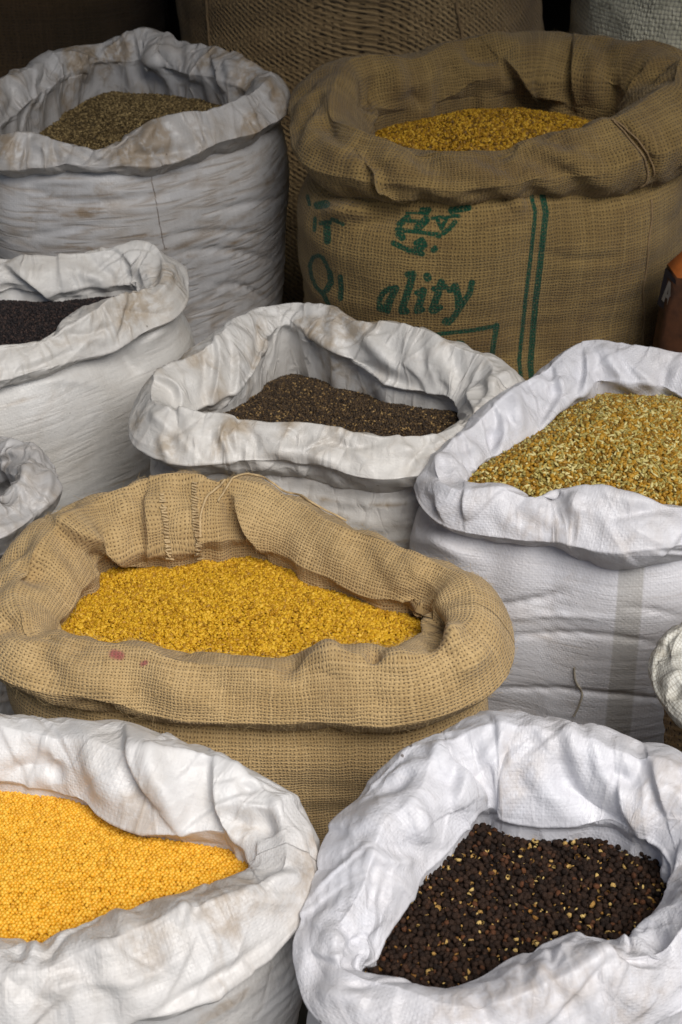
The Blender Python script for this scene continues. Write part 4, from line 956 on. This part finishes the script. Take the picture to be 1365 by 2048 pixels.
tall_sack('closed_sack', 'tall greenish grey sack standing behind the printed burlap sack', 0.84, 3.15, 0.38, 0.22, 1.0, M_GREEN, 12)
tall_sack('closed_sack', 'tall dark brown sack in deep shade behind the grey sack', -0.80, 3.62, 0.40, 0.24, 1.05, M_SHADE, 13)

# ------------------------------------------------------------------ orange carton
m_or = flat_mat('orange_card', (0.48, 0.13, 0.024), 0.55, 0.35, 25)
m_orb = flat_mat('dark_orange_card', (0.10, 0.035, 0.012), 0.7, 0.7, 30)  # darker orange brown for the carton's sides
m_blue = flat_mat('dark_blue_print', (0.012, 0.018, 0.045), 0.5, 0.3)
m_let = flat_mat('pale_print', (0.45, 0.42, 0.38), 0.6, 0.2)
m_yel = flat_mat('yellow_print', (0.45, 0.28, 0.02), 0.6, 0.2)
zt = 0.62
c0, _ = at_z((1355, 556), zt); c1, _ = at_z((1335, 528), zt)
b0 = at_y((1353, 700), c0[1]-0.005); b1 = at_y((1294, 700), c1[1]-0.01)
def ext(a, b): 
    f = (a[2]-0.0)/(a[2]-b[2]); return a+(b-a)*f
b0f = ext(c0, b0); b1f = ext(c1, b1); b0f = c0+(b0f-c0)*np.array([.6, 1, 1]); b1f = c1+(b1f-c1)*np.array([.55, 1, 1])
sx = np.array([0.20, -0.02, 0.0]); bk = np.array([0.10, 0.14, 0])
T = [c0, c1, c1+sx+bk*0.4, c0+sx]; Bq = [b0f, b1f, b1f+sx*1.3+bk*0.5, b0f+sx*1.25]
rb = thing('carton', 'orange carton with dark blue panel lettered A beside the printed burlap sack', 'carton', tuple(float(v) for v in ((b0f+b1f)/2*np.array([1, 1, 0]))))
mesh_from('side_panel', np.array(T+Bq), np.array([(0, 1, 5, 4), (1, 2, 6, 5), (2, 3, 7, 6), (3, 0, 4, 7)]), m_orb, rb, smooth=False)
def lp(u, v, lift=0.0):
    """point on the carton's near side: u along the top edge, v down"""
    a = c1+(c0-c1)*u; b = b1+(b0-b1)*u; p = a+(b-a)*v
    n = np.cross(c0-c1, b1-c1); n /= np.linalg.norm(n)
    if n@(CAM-p) < 0: n = -n
    return p+n*lift
def quad_strip(pairs, lift): 
    V = np.array([lp(*q, lift) for q in pairs]); return V
V = quad_strip([(0.03, 0.03), (0.98, 0.03), (0.98, 0.55), (0.03, 0.46)], 0.002); 
mesh_from('printed_panel', V, np.array([(0, 1, 2, 3)]), m_blue, rb, smooth=False)
def bar(a, b, w):
    a = np.array(a); b = np.array(b); d = b-a; n = np.array([-d[1], d[0]*0.35]); n = n/np.hypot(*n)*w
    return [tuple(a+n), tuple(b+n), tuple(b-n), tuple(a-n)]
mm = Many()
for q in ([(0.50, 0.12), (0.66, 0.12), (0.40, 0.40), (0.24, 0.38)], [(0.54, 0.12), (0.70, 0.12), (0.76, 0.46), (0.60, 0.44)], [(0.36, 0.27), (0.66, 0.29), (0.66, 0.34), (0.36, 0.32)]):
    mm.add(quad_strip(q, 0.0035+0.0004*len(mm.V)), np.array([(0, 1, 2, 3)]))
mm.build('lettering', m_let, rb, smooth=False)
th = np.linspace(0, 2*PI, 20, endpoint=False)
ring = np.concatenate([[lp(0.80+0.15*math.cos(a), 0.66+0.055*math.sin(a), 0.003) for a in th], [lp(0.80+0.09*math.cos(a), 0.66+0.033*math.sin(a), 0.003) for a in th], [lp(0.80+0.05*math.cos(a), 0.66+0.02*math.sin(a), 0.003) for a in th]])
k = np.arange(20)
mesh_from('emblem', ring, [np.stack([k, (k+1) % 20, 20+(k+1) % 20, 20+k], -1), np.arange(40, 60)[None]], m_yel, rb, smooth=False)
Tt = np.array(T); cT = Tt.mean(0); hgt = np.array([0, 0, 0.028])
Vt = np.concatenate([Tt, cT+(Tt-cT)*0.80+hgt, cT+(Tt-cT)*0.74+hgt*1.05, cT+(Tt-cT)*0.70+hgt*0.9])
mesh_from('top_flap', np.concatenate([Tt, cT+(Tt-cT)*0.80+hgt]), np.array([(0, 1, 5, 4), (1, 2, 6, 5), (2, 3, 7, 6), (3, 0, 4, 7), (4, 5, 6, 7)]), m_or, rb, smooth=False)
rc = cT+hgt+np.array([0, 0, 0.004])
a = np.linspace(0, 2*PI, 41); ringp = np.stack([rc[0]+0.075*np.cos(a), rc[1]+0.05*np.sin(a), rc[2]+0*a], -1)
V, Fq = tube_mesh(ringp, 0.006, 8); mesh_from('rim_band', V, Fq, m_blue, rb)

# ------------------------------------------------------------------ the place: dark floor, unseen ceiling and back wall, added to shade the rear
def slab(name, lo, hi, mat):
    lo = np.array(lo, float); hi = np.array(hi, float)
    V = np.array([(x, y, z) for x in (lo[0], hi[0]) for y in (lo[1], hi[1]) for z in (lo[2], hi[2])])
    Fq = np.array([(0, 1, 3, 2), (4, 6, 7, 5), (0, 4, 5, 1), (2, 3, 7, 6), (0, 2, 6, 4), (1, 5, 7, 3)])
    o = mesh_from(name, V, Fq, mat, smooth=False); o['kind'] = 'structure'; return o
m_floor = flat_mat('worn_concrete', (0.060, 0.058, 0.048), 0.85, 0.5, 14)
m_wall = flat_mat('dark_plaster', (0.035, 0.030, 0.026), 0.9, 0.4, 6)
slab('floor', (-8, -8, -0.2), (8, 8, 0), m_floor)
slab('shade_ceiling', (-3.5, SHADE_CEIL_Y, 3.0), (3.5, 5.0, 3.15), m_wall)  # out of view, added to keep sun and sky off the rear sacks
o = slab('shade_back_wall', (-3.5, 4.3, 0.0), (3.5, 4.5, 3.0), m_wall); tag(o, 'dark wall added at the back to block the sky', 'wall')  # added behind the sacks to block the sky
for sx_ in (-1, 1):  # out of view, added to cut off the sky left and right
    o = slab('shade_side_wall', (min(sx_*2.2, sx_*2.4), 1.6, 0.0), (max(sx_*2.2, sx_*2.4), 4.29, 3.0), m_wall)
    tag(o, 'unseen dark side wall added to shade the sacks', 'wall', 'unseen side walls added for shade')

# ------------------------------------------------------------------ light: open sky before the stall, sun veiled by cloud
w = bpy.data.worlds.new('World'); scn.world = w; w.use_nodes = True
nt = w.node_tree; bg = nt.nodes['Background']
sky = nt.nodes.new('ShaderNodeTexSky'); sky.sky_type = 'NISHITA'; sky.sun_disc = False
SUN_EL, SUN_AZ = math.radians(56), math.radians(148)     # azimuth clockwise from +Y
sky.sun_elevation = SUN_EL; sky.sun_rotation = SUN_AZ
sky.air_density = 1.0; sky.dust_density = 2.5; sky.ozone_density = 1.0
nt.links.new(sky.outputs[0], bg.inputs[0]); bg.inputs[1].default_value = 0.052
sl = bpy.data.lights.new('sun', 'SUN'); sl.energy = 3.5; sl.angle = math.radians(44); sl.color = (1.0, 0.97, 0.93)
so = bpy.data.objects.new('sun', sl); COL.objects.link(so)
from mathutils import Vector
dirv = Vector((math.sin(SUN_AZ)*math.cos(SUN_EL), math.cos(SUN_AZ)*math.cos(SUN_EL), math.sin(SUN_EL)))
so.rotation_euler = dirv.to_track_quat('Z', 'Y').to_euler(); so.location = dirv*6

vs = scn.view_settings
vs.view_transform = 'Standard'; vs.look = 'None'; vs.gamma = 1.0; vs.use_curve_mapping = False; vs.exposure = EXPO
scn.display_settings.display_device = 'sRGB'
scn.cycles.use_denoising = True
scn.cycles.max_bounces = 8; scn.cycles.diffuse_bounces = 5
